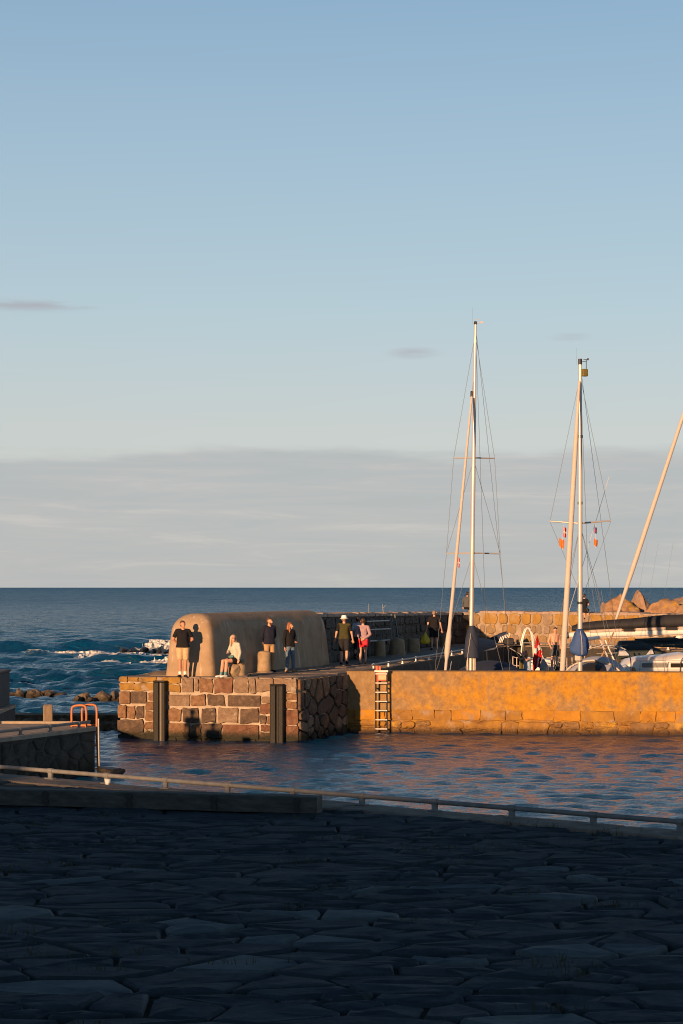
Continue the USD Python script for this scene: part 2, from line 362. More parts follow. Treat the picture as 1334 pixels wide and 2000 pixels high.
ALGAE = (0.022, 0.02, 0.012)
WET = (0.12, 0.42, ALGAE)
STONE = [mottled('granite_brown', [(0.3, (0.137, 0.071, 0.038)), (0.55, (0.252, 0.142, 0.076)), (0.75, (0.378, 0.237, 0.140))], 6.0, bump=0.05, wet=WET, second=(0.33, 0.27, 0.2), second_range=(0.60, 0.72), second_scale=2.4),
         mottled('granite_dark', [(0.3, (0.069, 0.048, 0.036)), (0.55, (0.127, 0.085, 0.060)), (0.75, (0.230, 0.157, 0.104))], 6.8, bump=0.05, wet=WET, second=(0.3, 0.25, 0.19), second_range=(0.60, 0.74), second_scale=2.6),
         mottled('granite_red', [(0.3, (0.1163, 0.0499, 0.0297)), (0.55, (0.2035, 0.0998, 0.0594)), (0.75, (0.2713, 0.1696, 0.1089))], 5.2, bump=0.05, wet=WET, second=(0.3, 0.2, 0.13), second_range=(0.62, 0.74), second_scale=2.2),
         mottled('granite_grey', [(0.3, (0.175, 0.116, 0.078)), (0.55, (0.267, 0.185, 0.125)), (0.75, (0.359, 0.258, 0.176))], 7.5, bump=0.05, wet=WET, second=(0.42, 0.36, 0.28), second_range=(0.58, 0.7), second_scale=2.6)]
LICHEN = mottled('lichen_stone', [(0.3, (0.176, 0.106, 0.044)), (0.5, (0.299, 0.167, 0.040)), (0.7, (0.396, 0.220, 0.035))], 3.0, second=(0.33, 0.25, 0.18), second_range=(0.54, 0.64), second_scale=2.0)
MORTAR = mottled('lime_mortar', [(0.3, (0.3588, 0.2886, 0.2184)), (0.6, (0.4992, 0.4134, 0.3276)), (0.8, (0.5928, 0.5148, 0.4212))], 5.0, wet=(0.14, 0.4, ALGAE), bump=0.03)
OCHRE = [mottled('ochre_stone_a', [(0.3, (0.294, 0.133, 0.022)), (0.5, (0.423, 0.196, 0.019)), (0.7, (0.514, 0.243, 0.022))], 2.6, wet=(0.02, 0.30, (0.04, 0.022, 0.010)), second=(0.30, 0.20, 0.13), second_range=(0.56, 0.68)),
         mottled('ochre_stone_b', [(0.3, (0.221, 0.112, 0.033)), (0.5, (0.306, 0.157, 0.033)), (0.7, (0.408, 0.209, 0.027))], 2.6, wet=(0.02, 0.30, (0.04, 0.022, 0.010)), second=(0.34, 0.25, 0.18), second_range=(0.54, 0.66)),
         mottled('ochre_stone_c', [(0.3, (0.169, 0.091, 0.039)), (0.5, (0.246, 0.140, 0.056)), (0.7, (0.347, 0.210, 0.078))], 3.0, wet=(0.02, 0.30, (0.04, 0.022, 0.010)), second=(0.5, 0.28, 0.04), second_range=(0.52, 0.64))]
FARSTONE = [mottled('far_stone_a', [(0.3, (0.270, 0.150, 0.045)), (0.5, (0.345, 0.195, 0.045)), (0.7, (0.390, 0.232, 0.060))], 2.2, second=(0.36, 0.27, 0.19), second_range=(0.54, 0.66)),
            mottled('far_stone_b', [(0.3, (0.225, 0.150, 0.083)), (0.5, (0.285, 0.195, 0.105)), (0.7, (0.345, 0.225, 0.083))], 2.2, second=(0.5, 0.28, 0.05), second_range=(0.56, 0.68)),
            mottled('far_stone_c', [(0.3, (0.195, 0.143, 0.105)), (0.5, (0.262, 0.195, 0.143)), (0.7, (0.330, 0.247, 0.180))], 2.6, second=(0.42, 0.25, 0.06), second_range=(0.56, 0.66))]
FARMORTAR = mottled('far_mortar', [(0.3, (0.285, 0.217, 0.150)), (0.6, (0.390, 0.307, 0.225)), (0.8, (0.450, 0.375, 0.300))], 3.0, bump=0.03)
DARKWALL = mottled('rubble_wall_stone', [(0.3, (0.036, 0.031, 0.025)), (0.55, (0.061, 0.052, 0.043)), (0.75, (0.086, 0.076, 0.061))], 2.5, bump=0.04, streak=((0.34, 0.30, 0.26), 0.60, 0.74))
COPING = mottled('pink_coping_stone', [(0.3, (0.30, 0.22, 0.17)), (0.6, (0.40, 0.31, 0.25)), (0.8, (0.58, 0.48, 0.4))], 3.0)
CONCRETE = mottled('mound_concrete', [(0.3, (0.283, 0.195, 0.122)), (0.5, (0.354, 0.255, 0.163)), (0.72, (0.416, 0.306, 0.212))], 2.0, bump=0.012, bump_scale=30.0, streak=((0.46, 0.39, 0.32), 0.57, 0.72), second=(0.33, 0.2, 0.05), second_range=(0.66, 0.74), second_scale=1.7)
FLAG = [mottled('walk_flag_a', [(0.3, (0.22, 0.17, 0.13)), (0.6, (0.32, 0.25, 0.19)), (0.8, (0.4, 0.31, 0.24))], 2.5),
        mottled('walk_flag_b', [(0.3, (0.16, 0.125, 0.10)), (0.6, (0.25, 0.2, 0.155)), (0.8, (0.33, 0.26, 0.2))], 2.5)]
BOULDER = [mottled('boulder_tan', [(0.3, (0.2317, 0.1288, 0.0688)), (0.5, (0.3580, 0.2120, 0.1148)), (0.72, (0.4423, 0.2760, 0.1530))], 3.2, bump=0.10, bump_scale=7.0, second=(0.46, 0.26, 0.05), second_range=(0.54, 0.66), second_scale=1.1),
           mottled('boulder_pink', [(0.3, (0.2636, 0.1568, 0.1020)), (0.5, (0.3650, 0.2392, 0.1615)), (0.72, (0.4563, 0.3128, 0.2210))], 3.2, bump=0.10, bump_scale=7.0, second=(0.42, 0.26, 0.08), second_range=(0.6, 0.7), second_scale=1.1)]
SEAROCK = mottled('sea_rock', [(0.3, (0.10, 0.075, 0.05)), (0.55, (0.2, 0.15, 0.105)), (0.75, (0.3, 0.23, 0.17))], 1.8, bump=0.05, wet=(0.05, 0.3, (0.03, 0.024, 0.016)))
BLACKROCK = mottled('black_wet_rock', [(0.3, (0.012, 0.011, 0.011)), (0.6, (0.03, 0.026, 0.022)), (0.8, (0.05, 0.04, 0.032))], 1.8, rough=0.45, bump=0.05)
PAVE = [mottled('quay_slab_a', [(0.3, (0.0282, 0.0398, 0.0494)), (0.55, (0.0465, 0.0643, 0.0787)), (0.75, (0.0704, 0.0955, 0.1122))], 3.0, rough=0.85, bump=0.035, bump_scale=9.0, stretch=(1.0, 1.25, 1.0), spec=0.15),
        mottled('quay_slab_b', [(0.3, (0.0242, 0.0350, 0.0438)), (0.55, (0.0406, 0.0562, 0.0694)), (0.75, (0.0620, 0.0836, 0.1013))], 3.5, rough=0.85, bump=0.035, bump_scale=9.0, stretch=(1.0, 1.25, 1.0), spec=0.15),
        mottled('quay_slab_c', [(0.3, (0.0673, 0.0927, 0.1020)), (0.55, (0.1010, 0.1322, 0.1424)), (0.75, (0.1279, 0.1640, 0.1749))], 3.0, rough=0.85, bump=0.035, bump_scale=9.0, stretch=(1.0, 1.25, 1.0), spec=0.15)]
JOINT = mottled('quay_joint_soil', [(0.3, (0.016, 0.017, 0.013)), (0.6, (0.026, 0.029, 0.022)), (0.8, (0.039, 0.045, 0.031))], 5.0, rough=0.95, bump=0.03, spec=0.1)
EDGE = mottled('quay_edge_concrete', [(0.3, (0.16, 0.13, 0.10)), (0.55, (0.24, 0.19, 0.145)), (0.75, (0.34, 0.27, 0.21))], 4.0, bump=0.02)
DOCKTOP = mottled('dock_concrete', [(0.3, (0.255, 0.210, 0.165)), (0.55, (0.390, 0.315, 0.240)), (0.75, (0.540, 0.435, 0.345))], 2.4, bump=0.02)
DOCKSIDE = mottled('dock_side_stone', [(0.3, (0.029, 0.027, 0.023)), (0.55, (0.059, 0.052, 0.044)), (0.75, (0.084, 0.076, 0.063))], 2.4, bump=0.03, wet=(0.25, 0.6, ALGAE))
WEED = mottled('weedy_stone', [(0.3, (0.03, 0.022, 0.012)), (0.5, (0.09, 0.06, 0.03)), (0.7, (0.2, 0.14, 0.085))], 4.0, bump=0.06)
BEAM = mottled('weathered_timber', [(0.3, (0.065, 0.065, 0.060)), (0.55, (0.104, 0.104, 0.095)), (0.75, (0.153, 0.153, 0.138))], 2.5, stretch=(0.6, 6, 6), bump=0.015, bump_scale=6.0, spec=0.15)
TIMBER = mottled('black_fender_timber', [(0.3, (0.0039, 0.0033, 0.0033)), (0.6, (0.0072, 0.0066, 0.0055)), (0.8, (0.0154, 0.0127, 0.0105))], 4.0, stretch=(4, 4, 0.5), bump=0.012, rough=0.6)
TIMBER_EDGE = plain('grey_timber_edge', (0.12, 0.10, 0.08), 0.7, bump=0.006)
POSTWOOD = mottled('bollard_wood', [(0.3, (0.18, 0.125, 0.08)), (0.6, (0.27, 0.2, 0.135)), (0.8, (0.34, 0.26, 0.18))], 4.0, stretch=(4, 4, 0.6))
BOLLARD = mottled('bollard_granite', [(0.3, (0.28, 0.19, 0.11)), (0.5, (0.36, 0.26, 0.16)), (0.72, (0.43, 0.32, 0.21))], 6.0, bump=0.012, second=(0.40, 0.23, 0.05), second_range=(0.58, 0.68), second_scale=4.0)
YELLOW_NODES = {
    'geo': ('geometry', {}), 'sx': ('separate_xyz', {}),
    'n1': ('noise_texture', {'scale': 1.25, 'detail': 11.0, 'roughness': 0.74}),
    'xr': ('map_range', {'range_type': 'linear', 'from_min': 0.5, 'from_max': 5.0, 'to_min': -0.16, 'to_max': 0.035, 'clamp': True}),
    'sum': ('math', {'math_type': 'add'}),
    'mask': ('map_range', {'range_type': 'smoothstep', 'from_min': 0.36, 'from_max': 0.62, 'to_min': 0.0, 'to_max': 1.0, 'clamp': True}),
    'n2': ('noise_texture', {'scale': 5.0, 'detail': 8.0, 'roughness': 0.7}),
    'con': ('rgb_ramp', {'ramp': [(0.3, (0.17, 0.105, 0.05)), (0.5, (0.225, 0.145, 0.07)), (0.7, (0.275, 0.19, 0.11))]}),
    'lic': ('rgb_ramp', {'ramp': [(0.3, (0.25, 0.11, 0.014)), (0.5, (0.34, 0.165, 0.016)), (0.7, (0.39, 0.21, 0.022))]}),
    'mix': ('mix', {'mix_type': 'mix'}),
    'ms': ('mapping', {'mapping_type': 'point', 'scale': (5.0, 5.0, 0.3)}), 'n4': ('noise_texture', {'scale': 1.3, 'detail': 5.0, 'roughness': 0.6}),
    'r4': ('map_range', {'range_type': 'smoothstep', 'from_min': 0.58, 'from_max': 0.68, 'to_min': 0.0, 'to_max': 0.5, 'clamp': True}),
    'mix4': ('mix', {'mix_type': 'mix', 'color2': (0.2, 0.145, 0.105)}),
    'b': ('bump', {'strength': 1.0, 'distance': 0.018}), 'n5': ('noise_texture', {'scale': 16.0, 'detail': 7.0, 'roughness': 0.7}),
    'p': ('principled_bsdf', {'roughness': 0.9, 'specular_ior_level': 0.25})}
YELLOW = usdkit.material(stage, '/World/Looks/lichen_concrete', YELLOW_NODES, [
    ('geo.position', 'sx.vector'), ('geo.position', 'n1.vector'), ('geo.position', 'n2.vector'), ('sx.x', 'xr.value'), ('n1.fac', 'sum.value1'), ('xr.result', 'sum.value2'), ('sum.value', 'mask.value'),
    ('n2.fac', 'con.fac'), ('n2.fac', 'lic.fac'), ('mask.result', 'mix.fac'), ('con.color', 'mix.color1'), ('lic.color', 'mix.color2'),
    ('geo.position', 'ms.vector'), ('ms.vector', 'n4.vector'), ('n4.fac', 'r4.value'), ('r4.result', 'mix4.fac'), ('mix.color', 'mix4.color1'),
    ('geo.position', 'n5.vector'), ('n5.fac', 'b.height'), ('b.normal', 'p.normal'), ('mix4.color', 'p.base_color')], surface='p.BSDF')

STEEL = plain('galvanised_steel', (0.26, 0.255, 0.25), 0.5, 0.5, var=0.2, scale=20)
RAILPAINT = plain('grey_rail', (0.15, 0.15, 0.145), 0.65, 0.0, var=0.25, scale=8)
WHITE = plain('white_gelcoat', (0.60, 0.575, 0.555), 0.25, var=0.04)
OFFWHITE = plain('cream_canvas', (0.42, 0.36, 0.32), 0.8, var=0.08, bump=0.004)
ALU = plain('mast_aluminium', (0.44, 0.405, 0.38), 0.35, 0.25, var=0.05)
WIRE = plain('rigging_wire', (0.22, 0.22, 0.22), 0.4, 0.6)
ROPE = plain('pale_rope', (0.55, 0.48, 0.4), 0.9)
NAVY = plain('navy_canvas', (0.012, 0.02, 0.045), 0.8, var=0.25, bump=0.01)
BLUE = plain('blue_canvas', (0.02, 0.06, 0.19), 0.75, var=0.25, bump=0.01)
BLACK = plain('black_canvas', (0.013, 0.013, 0.018), 0.75, var=0.25, bump=0.01)
GREENTENT = plain('dark_green_canvas', (0.016, 0.026, 0.028), 0.8, var=0.2, bump=0.01)
GREYCANVAS = plain('grey_canvas', (0.34, 0.36, 0.42), 0.8, var=0.15, bump=0.008)
RUBBER = plain('black_rubber', (0.014, 0.014, 0.014), 0.6)
DARKGLASS = plain('dark_window', (0.02, 0.018, 0.016), 0.08, var=0.0)
TEAK = plain('teak', (0.26, 0.14, 0.07), 0.6, var=0.2, stretch=(1, 8, 8))
REDPAINT = plain('red_orange_paint', (0.55, 0.07, 0.02), 0.5, var=0.15)
ORANGEPAINT = plain('faded_orange_paint', (0.36, 0.115, 0.032), 0.55, var=0.25, scale=5)
BOXWOOD = plain('salmon_board', (0.62, 0.33, 0.2), 0.7, var=0.06)
RED = plain('flag_red', (0.52, 0.02, 0.025), 0.8, var=0.1, translucent=0.25)
FLAGWHITE = plain('flag_white', (0.75, 0.72, 0.7), 0.8, var=0.05, translucent=0.25)
FLAGBLUE = plain('flag_blue', (0.02, 0.04, 0.2), 0.8, translucent=0.2)
ORANGEFLAG = plain('flag_orange', (0.75, 0.17, 0.02), 0.8, var=0.1, translucent=0.3)
OLIVE = plain('olive_cloth', (0.11, 0.09, 0.02), 0.85, var=0.25)
YELLOWBAG = plain('yellow_plastic', (0.75, 0.55, 0.03), 0.4, var=0.15, translucent=0.2)
PAPER = plain('white_paper', (0.78, 0.76, 0.73), 0.6, var=0.03)
GRASS = plain('dry_weed', (0.045, 0.05, 0.022), 0.9, var=0.4, scale=20)
FOAM = usdkit.material(stage, '/World/Looks/sea_foam', {'geo': ('geometry', {}), 'n': ('noise_texture', {'scale': 4.5, 'detail': 6.0, 'roughness': 0.7}), 'r': ('map_range', {'range_type': 'smoothstep', 'from_min': 0.40, 'from_max': 0.56, 'to_min': 0.0, 'to_max': 0.92, 'clamp': True}),
    'n2': ('noise_texture', {'scale': 9.0, 'detail': 5.0}), 'b': ('bump', {'strength': 1.0, 'distance': 0.06}), 'd': ('principled_bsdf', {'base_color': (0.72, 0.73, 0.74), 'roughness': 0.8}), 't': ('transparent_bsdf', {}), 'm': ('mix_closure', {})},
    [('geo.position', 'n.vector'), ('n.fac', 'r.value'), ('r.result', 'm.fac'), ('t.BSDF', 'm.closure1'), ('d.BSDF', 'm.closure2'), ('geo.position', 'n2.vector'), ('n2.fac', 'b.height'), ('b.normal', 'd.normal')], surface='m.closure')
SKIN = plain('skin', (0.50, 0.27, 0.18), 0.55, var=0.1, scale=14)
SKINRED = plain('tanned_skin', (0.44, 0.2, 0.12), 0.55, var=0.1, scale=14)
CLOTH = {k: plain('cloth_' + k, c, 0.9, var=0.2, scale=12, bump=0.006, spec=0.2) for k, c in dict(
    black=(0.010, 0.010, 0.013), khaki=(0.46, 0.32, 0.19), tan=(0.36, 0.23, 0.12), navy=(0.012, 0.014, 0.03), jeans=(0.10, 0.15, 0.21), cream=(0.42, 0.40, 0.34),
    olive=(0.045, 0.042, 0.016), mauve=(0.30, 0.2, 0.23), red=(0.62, 0.035, 0.05), charcoal=(0.018, 0.018, 0.022), white=(0.75, 0.73, 0.7), teal=(0.10, 0.2, 0.2), lightblue=(0.35, 0.42, 0.5), shadegrey=(0.07, 0.075, 0.08)).items()}
HAIR = {k: plain('hair_' + k, c, 0.55, var=0.3, scale=40) for k, c in dict(brown=(0.07, 0.032, 0.015), dark=(0.02, 0.012, 0.008), blonde=(0.42, 0.29, 0.17), grey=(0.2, 0.13, 0.09), red=(0.22, 0.08, 0.025)).items()}

# ------------------------------------------------------------------ the sea
WATER_NODES = {
    'geo': ('geometry', {}),
    'm1': ('mapping', {'mapping_type': 'point', 'scale': (0.9, 1.5, 1.0)}), 'n1': ('noise_texture', {'scale': 3.4, 'detail': 7.0, 'roughness': 0.66, 'distortion': 0.3}),
    'm2': ('mapping', {'mapping_type': 'point', 'scale': (0.30, 0.42, 1.0)}), 'n2': ('noise_texture', {'scale': 1.0, 'detail': 6.0, 'roughness': 0.68, 'distortion': 0.6}),
    'b2': ('bump', {'strength': 1.0, 'distance': 0.9}), 'b1': ('bump', {'strength': 1.0, 'distance': 0.058}),
    # out on the open sea the chop is higher than in the harbour
    'sx': ('separate_xyz', {}), 'open': ('map_range', {'range_type': 'linear', 'from_min': 66.0, 'from_max': 110.0, 'to_min': 0.09, 'to_max': 1.0, 'clamp': True}),
    'rgh': ('map_range', {'range_type': 'linear', 'from_min': 80.0, 'from_max': 700.0, 'to_min': 0.06, 'to_max': 0.22, 'clamp': True}),
    # patches of ruffled and smoother water, wind lanes far out
    'm4': ('mapping', {'mapping_type': 'point', 'scale': (0.05, 0.014, 1.0)}), 'n4': ('noise_texture', {'scale': 1.0, 'detail': 6.0, 'roughness': 0.65}),
    'rmod': ('map_range', {'range_type': 'linear', 'from_min': 0.3, 'from_max': 0.7, 'to_min': 0.75, 'to_max': 1.35, 'clamp': True}), 'rgh2': ('math', {'math_type': 'multiply'}),
    'spec': ('map_range', {'range_type': 'linear', 'from_min': 70.0, 'from_max': 160.0, 'to_min': 0.5, 'to_max': 0.3, 'clamp': True}),
    'spec2': ('math', {'math_type': 'multiply'}), 'smod': ('map_range', {'range_type': 'linear', 'from_min': 0.32, 'from_max': 0.68, 'to_min': 0.45, 'to_max': 1.6, 'clamp': True}),
    'm5': ('mapping', {'mapping_type': 'point', 'scale': (0.8, 1.3, 1.0)}), 'n5': ('noise_texture', {'scale': 1.0, 'detail': 5.0, 'roughness': 0.7}),
    'c5': ('vector_math', {'math_type': 'subtract', 'vector2': (0.5, 0.64, 0.5)}), 'w5': ('map_range', {'range_type': 'linear', 'from_min': 70.0, 'from_max': 170.0, 'to_min': 0.0, 'to_max': 1.0, 'clamp': True}),
    'x5': ('combine_xyz', {'z': 0.0}), 'k5': ('math', {'math_type': 'multiply', 'value2': 1.5}), 'kk5': ('math', {'math_type': 'multiply', 'value2': 2.0}),
    's5': ('vector_math', {'math_type': 'multiply'}), 'a5': ('vector_math', {'math_type': 'add'}), 'o5': ('vector_math', {'math_type': 'normalize'}),
    'deep': ('mix', {'mix_type': 'mix', 'color1': (0.001, 0.030, 0.078), 'color2': (0.001, 0.046, 0.122)}),
    'p': ('principled_bsdf', {'ior': 1.33})}
WATER = usdkit.material(stage, '/World/Looks/sea_water', WATER_NODES, [
    ('geo.position', 'm1.vector'), ('m1.vector', 'n1.vector'), ('geo.position', 'm2.vector'), ('m2.vector', 'n2.vector'),
    ('geo.position', 'sx.vector'), ('sx.y', 'open.value'), ('open.result', 'b2.strength'), ('sx.y', 'rgh.value'), ('geo.position', 'm4.vector'), ('m4.vector', 'n4.vector'), ('n4.fac', 'rmod.value'), ('rgh.result', 'rgh2.value1'), ('rmod.result', 'rgh2.value2'), ('rgh2.value', 'p.roughness'), ('sx.y', 'spec.value'), ('n4.fac', 'smod.value'), ('spec.result', 'spec2.value1'), ('smod.result', 'spec2.value2'), ('spec2.value', 'p.specular_ior_level'),
    ('n2.fac', 'b2.height'), ('b2.normal', 'b1.normal'), ('n1.fac', 'b1.height'),
    ('geo.position', 'm5.vector'), ('m5.vector', 'n5.vector'), ('n5.color', 'c5.vector1'), ('sx.y', 'w5.value'), ('w5.result', 'k5.value1'), ('w5.result', 'kk5.value1'), ('k5.value', 'x5.x'), ('kk5.value', 'x5.y'), ('c5.vector', 's5.vector1'), ('x5.vector', 's5.vector2'), ('b1.normal', 'a5.vector1'), ('s5.vector', 'a5.vector2'), ('a5.vector', 'o5.vector1'), ('w5.result', 'deep.fac'), ('deep.color', 'p.base_color'), ('o5.vector', 'p.normal')], surface='p.BSDF')
def build_sea():
    ys = [-60.0, -20, 0, 10, 16]
    y = 20.0
    while y < 26000:
        ys.append(y)
        y += max(0.11 if y < 70 else 0.16, y * y / (F * CZ) * 0.62) if y < 400 else y * 0.05
    ys = np.array(ys)
    xs = np.arange(-13, 15.01, 0.12); g, x = [], 15.0; st = 0.14
    while x < 30000: st = st * 1.045 if x < 200 else st * 1.3; x += st; g.append(x)
    xs = np.concatenate([-(np.array(g) - 2)[::-1], xs, np.array(g)])
    dx, dy = np.gradient(xs), np.gradient(ys)
    X, Y = np.meshgrid(xs, ys); DX, DY = np.meshgrid(dx, dy)
    Z = np.zeros_like(X); r = np.random.default_rng(5)
    openw = np.clip((Y - 66) / 40, 0, 1); openw = openw * openw * (3 - 2 * openw)
    openw = np.maximum(openw, np.clip((-9.5 - X) / 6, 0, 1) * np.clip((Y - 58) / 12, 0, 1))
    calm = 1 - 0.75 * np.clip((X - 0.5) / 3, 0, 1) * np.clip((Y - 66.5) / 2, 0, 1) * np.clip((98 - Y) / 4, 0, 1)
    for k in range(70):
        lam = 0.55 * (16 / 0.55) ** (k / 69) * r.uniform(0.85, 1.15)
        th = r.normal(-1.75, 0.55)
        kx, ky = 2 * np.pi / lam * math.cos(th), 2 * np.pi / lam * math.sin(th)
        ph = r.uniform(0, 2 * np.pi)
        a_harb = 0.0080 * lam ** 0.75 if lam < 0.9 else 0.0074 * (0.9 / lam) ** 1.2
        a_open = 0.019 * lam ** 0.75 if lam < 3 else 0.043 * (3 / lam) ** 0.7
        amp = (a_harb * (1 - openw) + a_open * openw) * calm
        keep = np.clip(lam / (2.2 * (DY * abs(math.sin(th)) + DX * abs(math.cos(th)))) - 0.6, 0, 1)
        patch = 0.55 + 0.9 * meshkit.noise(np.stack([X / (4 * lam), Y / (6 * lam), np.full_like(X, k)], -1), k) if k % 2 == 0 else patch
        Z += amp * keep * patch * np.sin(kx * X + ky * Y + ph)
    # two swells that break near the rocks
    def ridge(yc, x0, x1, h, w, skew):
        yy = Y - (yc + skew * (X - x0))
        along = np.clip((X - x0) / 6, 0, 1) * np.clip((x1 - X) / 6, 0, 1)
        return h * along * np.exp(-np.where(yy < 0, (yy / (w * 0.45)) ** 2, (yy / (w * 1.4)) ** 2))
    Z += ridge(147, -42, -7, 0.75, 3.0, 0.12) + ridge(128, -20, -5, 0.42, 2.0, 0.05)
    # far sea: fold the mesh down with the earth so that the horizon is a true one
    Z -= np.maximum(Y - 2000, 0) ** 2 / (2 * 6.371e6) * 0
    v = np.stack([X, Y, Z], -1).reshape(-1, 3); ny, nx = X.shape
    i = np.arange(ny * nx).reshape(ny, nx); q = np.stack([i[:-1, :-1], i[:-1, 1:], i[1:, 1:], i[1:, :-1]], -1).reshape(-1, 4)
    return v, q, (xs, ys, Z)
sea_v, sea_q, (sea_xs, sea_ys, sea_Z) = build_sea()
sea = UsdGeom.Mesh.Define(stage, '/World/sea')
sea.CreatePointsAttr(Vt.Vec3fArray.FromNumpy(sea_v.astype(np.float32)))
sea.CreateFaceVertexCountsAttr(Vt.IntArray.FromNumpy(np.full(len(sea_q), 4, np.int32)))
sea.CreateFaceVertexIndicesAttr(Vt.IntArray.FromNumpy(sea_q.astype(np.int32).ravel()))
sea.CreateSubdivisionSchemeAttr('none')
_n = np.zeros_like(sea_v); _fn = np.cross(sea_v[sea_q[:, 2]] - sea_v[sea_q[:, 0]], sea_v[sea_q[:, 3]] - sea_v[sea_q[:, 1]])
_fn /= np.maximum(np.linalg.norm(_fn, axis=1, keepdims=True), 1e-12)
for k in range(4): np.add.at(_n, sea_q[:, k], _fn)
_n /= np.maximum(np.linalg.norm(_n, axis=1, keepdims=True), 1e-12)
sea.CreateNormalsAttr(Vt.Vec3fArray.FromNumpy(_n.astype(np.float32))); sea.SetNormalsInterpolation('vertex')
UsdShade.MaterialBindingAPI.Apply(sea.GetPrim()).Bind(WATER)
tag(sea.GetPrim(), 'dark blue choppy sea reaching to the horizon and rippled harbour water', 'sea', None, 'structure')
def sea_z(x, y):
    i = int(np.clip(np.searchsorted(sea_ys, y), 1, len(sea_ys) - 1)); j = int(np.clip(np.searchsorted(sea_xs, x), 1, len(sea_xs) - 1))
    return float(sea_Z[i, j])
# ------------------------------------------------------------------ the stone pier head
Z0 = 2.0                                           # top of the pier above the water
PA, PB = V(-7.15, 64.1, 0), V(-1.353, 62.8, 0)     # front corners at the water
PC = V(0.18, 66.8, 0)                              # inner corner, where the long wall starts
UP = V(0, 0, 1)
def frame_of(a, b):
    u = b - a; L = np.linalg.norm(u); u = u / L; n = np.cross(u, UP); return u, n, L
uF, nF, LF = frame_of(PA, PB); uS, nS, LS = frame_of(PB, PC)
walk_in = [V(1.2, 70, 0), V(3.2, 78, 0), V(5.6, 87.5, 0), V(7.6, 96.0, 0), V(8.6, 98.0, 0), V(10.2, 96.6, 0), V(13.0, 93.4, 0), V(18.0, 89.2, 0), V(26.0, 83.0, 0)]   # inner edge of the walk
wall_in = [V(-0.85, 73.4, 0), V(-0.40, 75.6, 0), V(0.9, 81.5, 0), V(3.0, 90.6, 0), V(4.3, 96.0, 0), V(5.6, 100.2, 0), V(6.5, 101.7, 0), V(7.8, 101.4, 0), V(10.5, 98.9, 0), V(13.5, 95.6, 0), V(18.2, 91.4, 0), V(27.0, 84.6, 0)]   # harbour-side foot of the parapet
pier = thing('stone_pier', 'old granite pier head with pale lime joints rising from the harbour water', 'pier', (-4.2, 64.5, 0), None)
core_poly = Polygon([PA[:2] - nF[:2] * 0.04 + V(0.04, 0), PB[:2] + V(-0.06, 0.06), PC[:2] + V(-0.06, 0.02)] + [p[:2] for p in walk_in[:5]] + [(8.6, 104.0), (3.0, 100.0), (-1.0, 84.0), (-4.2, 72.0), (-6.6, 68.0)])
part(pier, 'mortar_core', prism(core_poly, -1.2, Z0 - 0.05), MORTAR)
SX, SY = LF / (583 - 232.0), 2.0 / (1444 - 1324.0)
front = [(233, 249, 1324, 1334, 'L'), (251, 270, 1324, 1333, 'L'), (272, 305, 1324, 1334, 'L'), (233, 262, 1336, 1350, 'L'), (263, 305, 1336, 1350, 'L'), (307, 329, 1324, 1336, 'L'),
         (330, 354, 1324, 1336, 'L'), (328, 353, 1338, 1352, 'L'), (308, 326, 1338, 1352, 3), (357, 379, 1325, 1352, 3), (382, 389, 1326, 1350, 3), (391, 417, 1325, 1352, 0), (420, 456, 1325, 1353, 2), (459, 486, 1325, 1353, 3), (488, 500, 1325, 1353, 3), (503, 534, 1325, 1350, 3), (536, 579, 1325, 1350, 3),
         (233, 254, 1352, 1376, 0), (256, 287, 1352, 1375, 1), (291, 305, 1353, 1369, 0), (307, 327, 1355, 1374, 0), (330, 373, 1357, 1378, 3), (376, 403, 1358, 1377, 0), (407, 440, 1357, 1377, 1), (447, 510, 1357, 1378, 1), (513, 531, 1359, 1371, 3), (534, 553, 1353, 1372, 0), (556, 580, 1353, 1365, 0), (556, 580, 1367, 1381, 0),
         (231, 246, 1379, 1403, 0), (248, 264, 1380, 1404, 0), (267, 282, 1380, 1404, 1), (285, 305, 1371, 1388, 0), (285, 305, 1390, 1408, 0), (308, 326, 1378, 1406, 1), (329, 354, 1384, 1409, 0), (358, 389, 1383, 1409, 1), (395, 423, 1382, 1410, 1), (428, 467, 1382, 1410, 3), (472, 506, 1382, 1410, 1), (509, 532, 1373, 1392, 2), (509, 521, 1394, 1410, 1), (523, 532, 1396, 1410, 0), (534, 553, 1376, 1410, 0), (556, 582, 1384, 1411, 2),
         (230, 280, 1407, 1431, 1), (284, 305, 1411, 1424, 0), (307, 328, 1409, 1436, 1), (331, 372, 1412, 1438, 0), (374, 394, 1413, 1437, 0), (397, 434, 1413, 1438, 1), (437, 506, 1413, 1440, 2), (510, 532, 1413, 1425, 2), (510, 532, 1427, 1440, 0), (534, 553, 1414, 1440, 1), (556, 583, 1414, 1443, 2),
         (231, 258, 1434, 1450, 1), (261, 284, 1435, 1451, 1), (286, 305, 1428, 1450, 1), (308, 345, 1439, 1452, 1), (348, 395, 1441, 1454, 1), (398, 440, 1441, 1454, 1), (443, 500, 1443, 1456, 0), (503, 550, 1443, 1456, 1), (553, 584, 1446, 1458, 1)]
for (x0, x1, y0, y1, k) in front:
    pol = rough_rect((x0 - 0.3 - 232) * SX, (x1 + 0.3 - 232) * SX, Z0 - (y1 + 0.2 - 1324) * SY, Z0 - 0.004 - (y0 - 0.2 - 1324) * SY, j=0.035, corner=0.022)
    part(pier, 'stone', pillow(pol, rnd.uniform(0.008, 0.03), PA, uF, UP, nF, 0.010, 0.04, 0.014), LICHEN if k == 'L' else STONE[k], 40)
reg = sbox(0.02, -0.4, LS + 0.02, Z0 - 0.01)
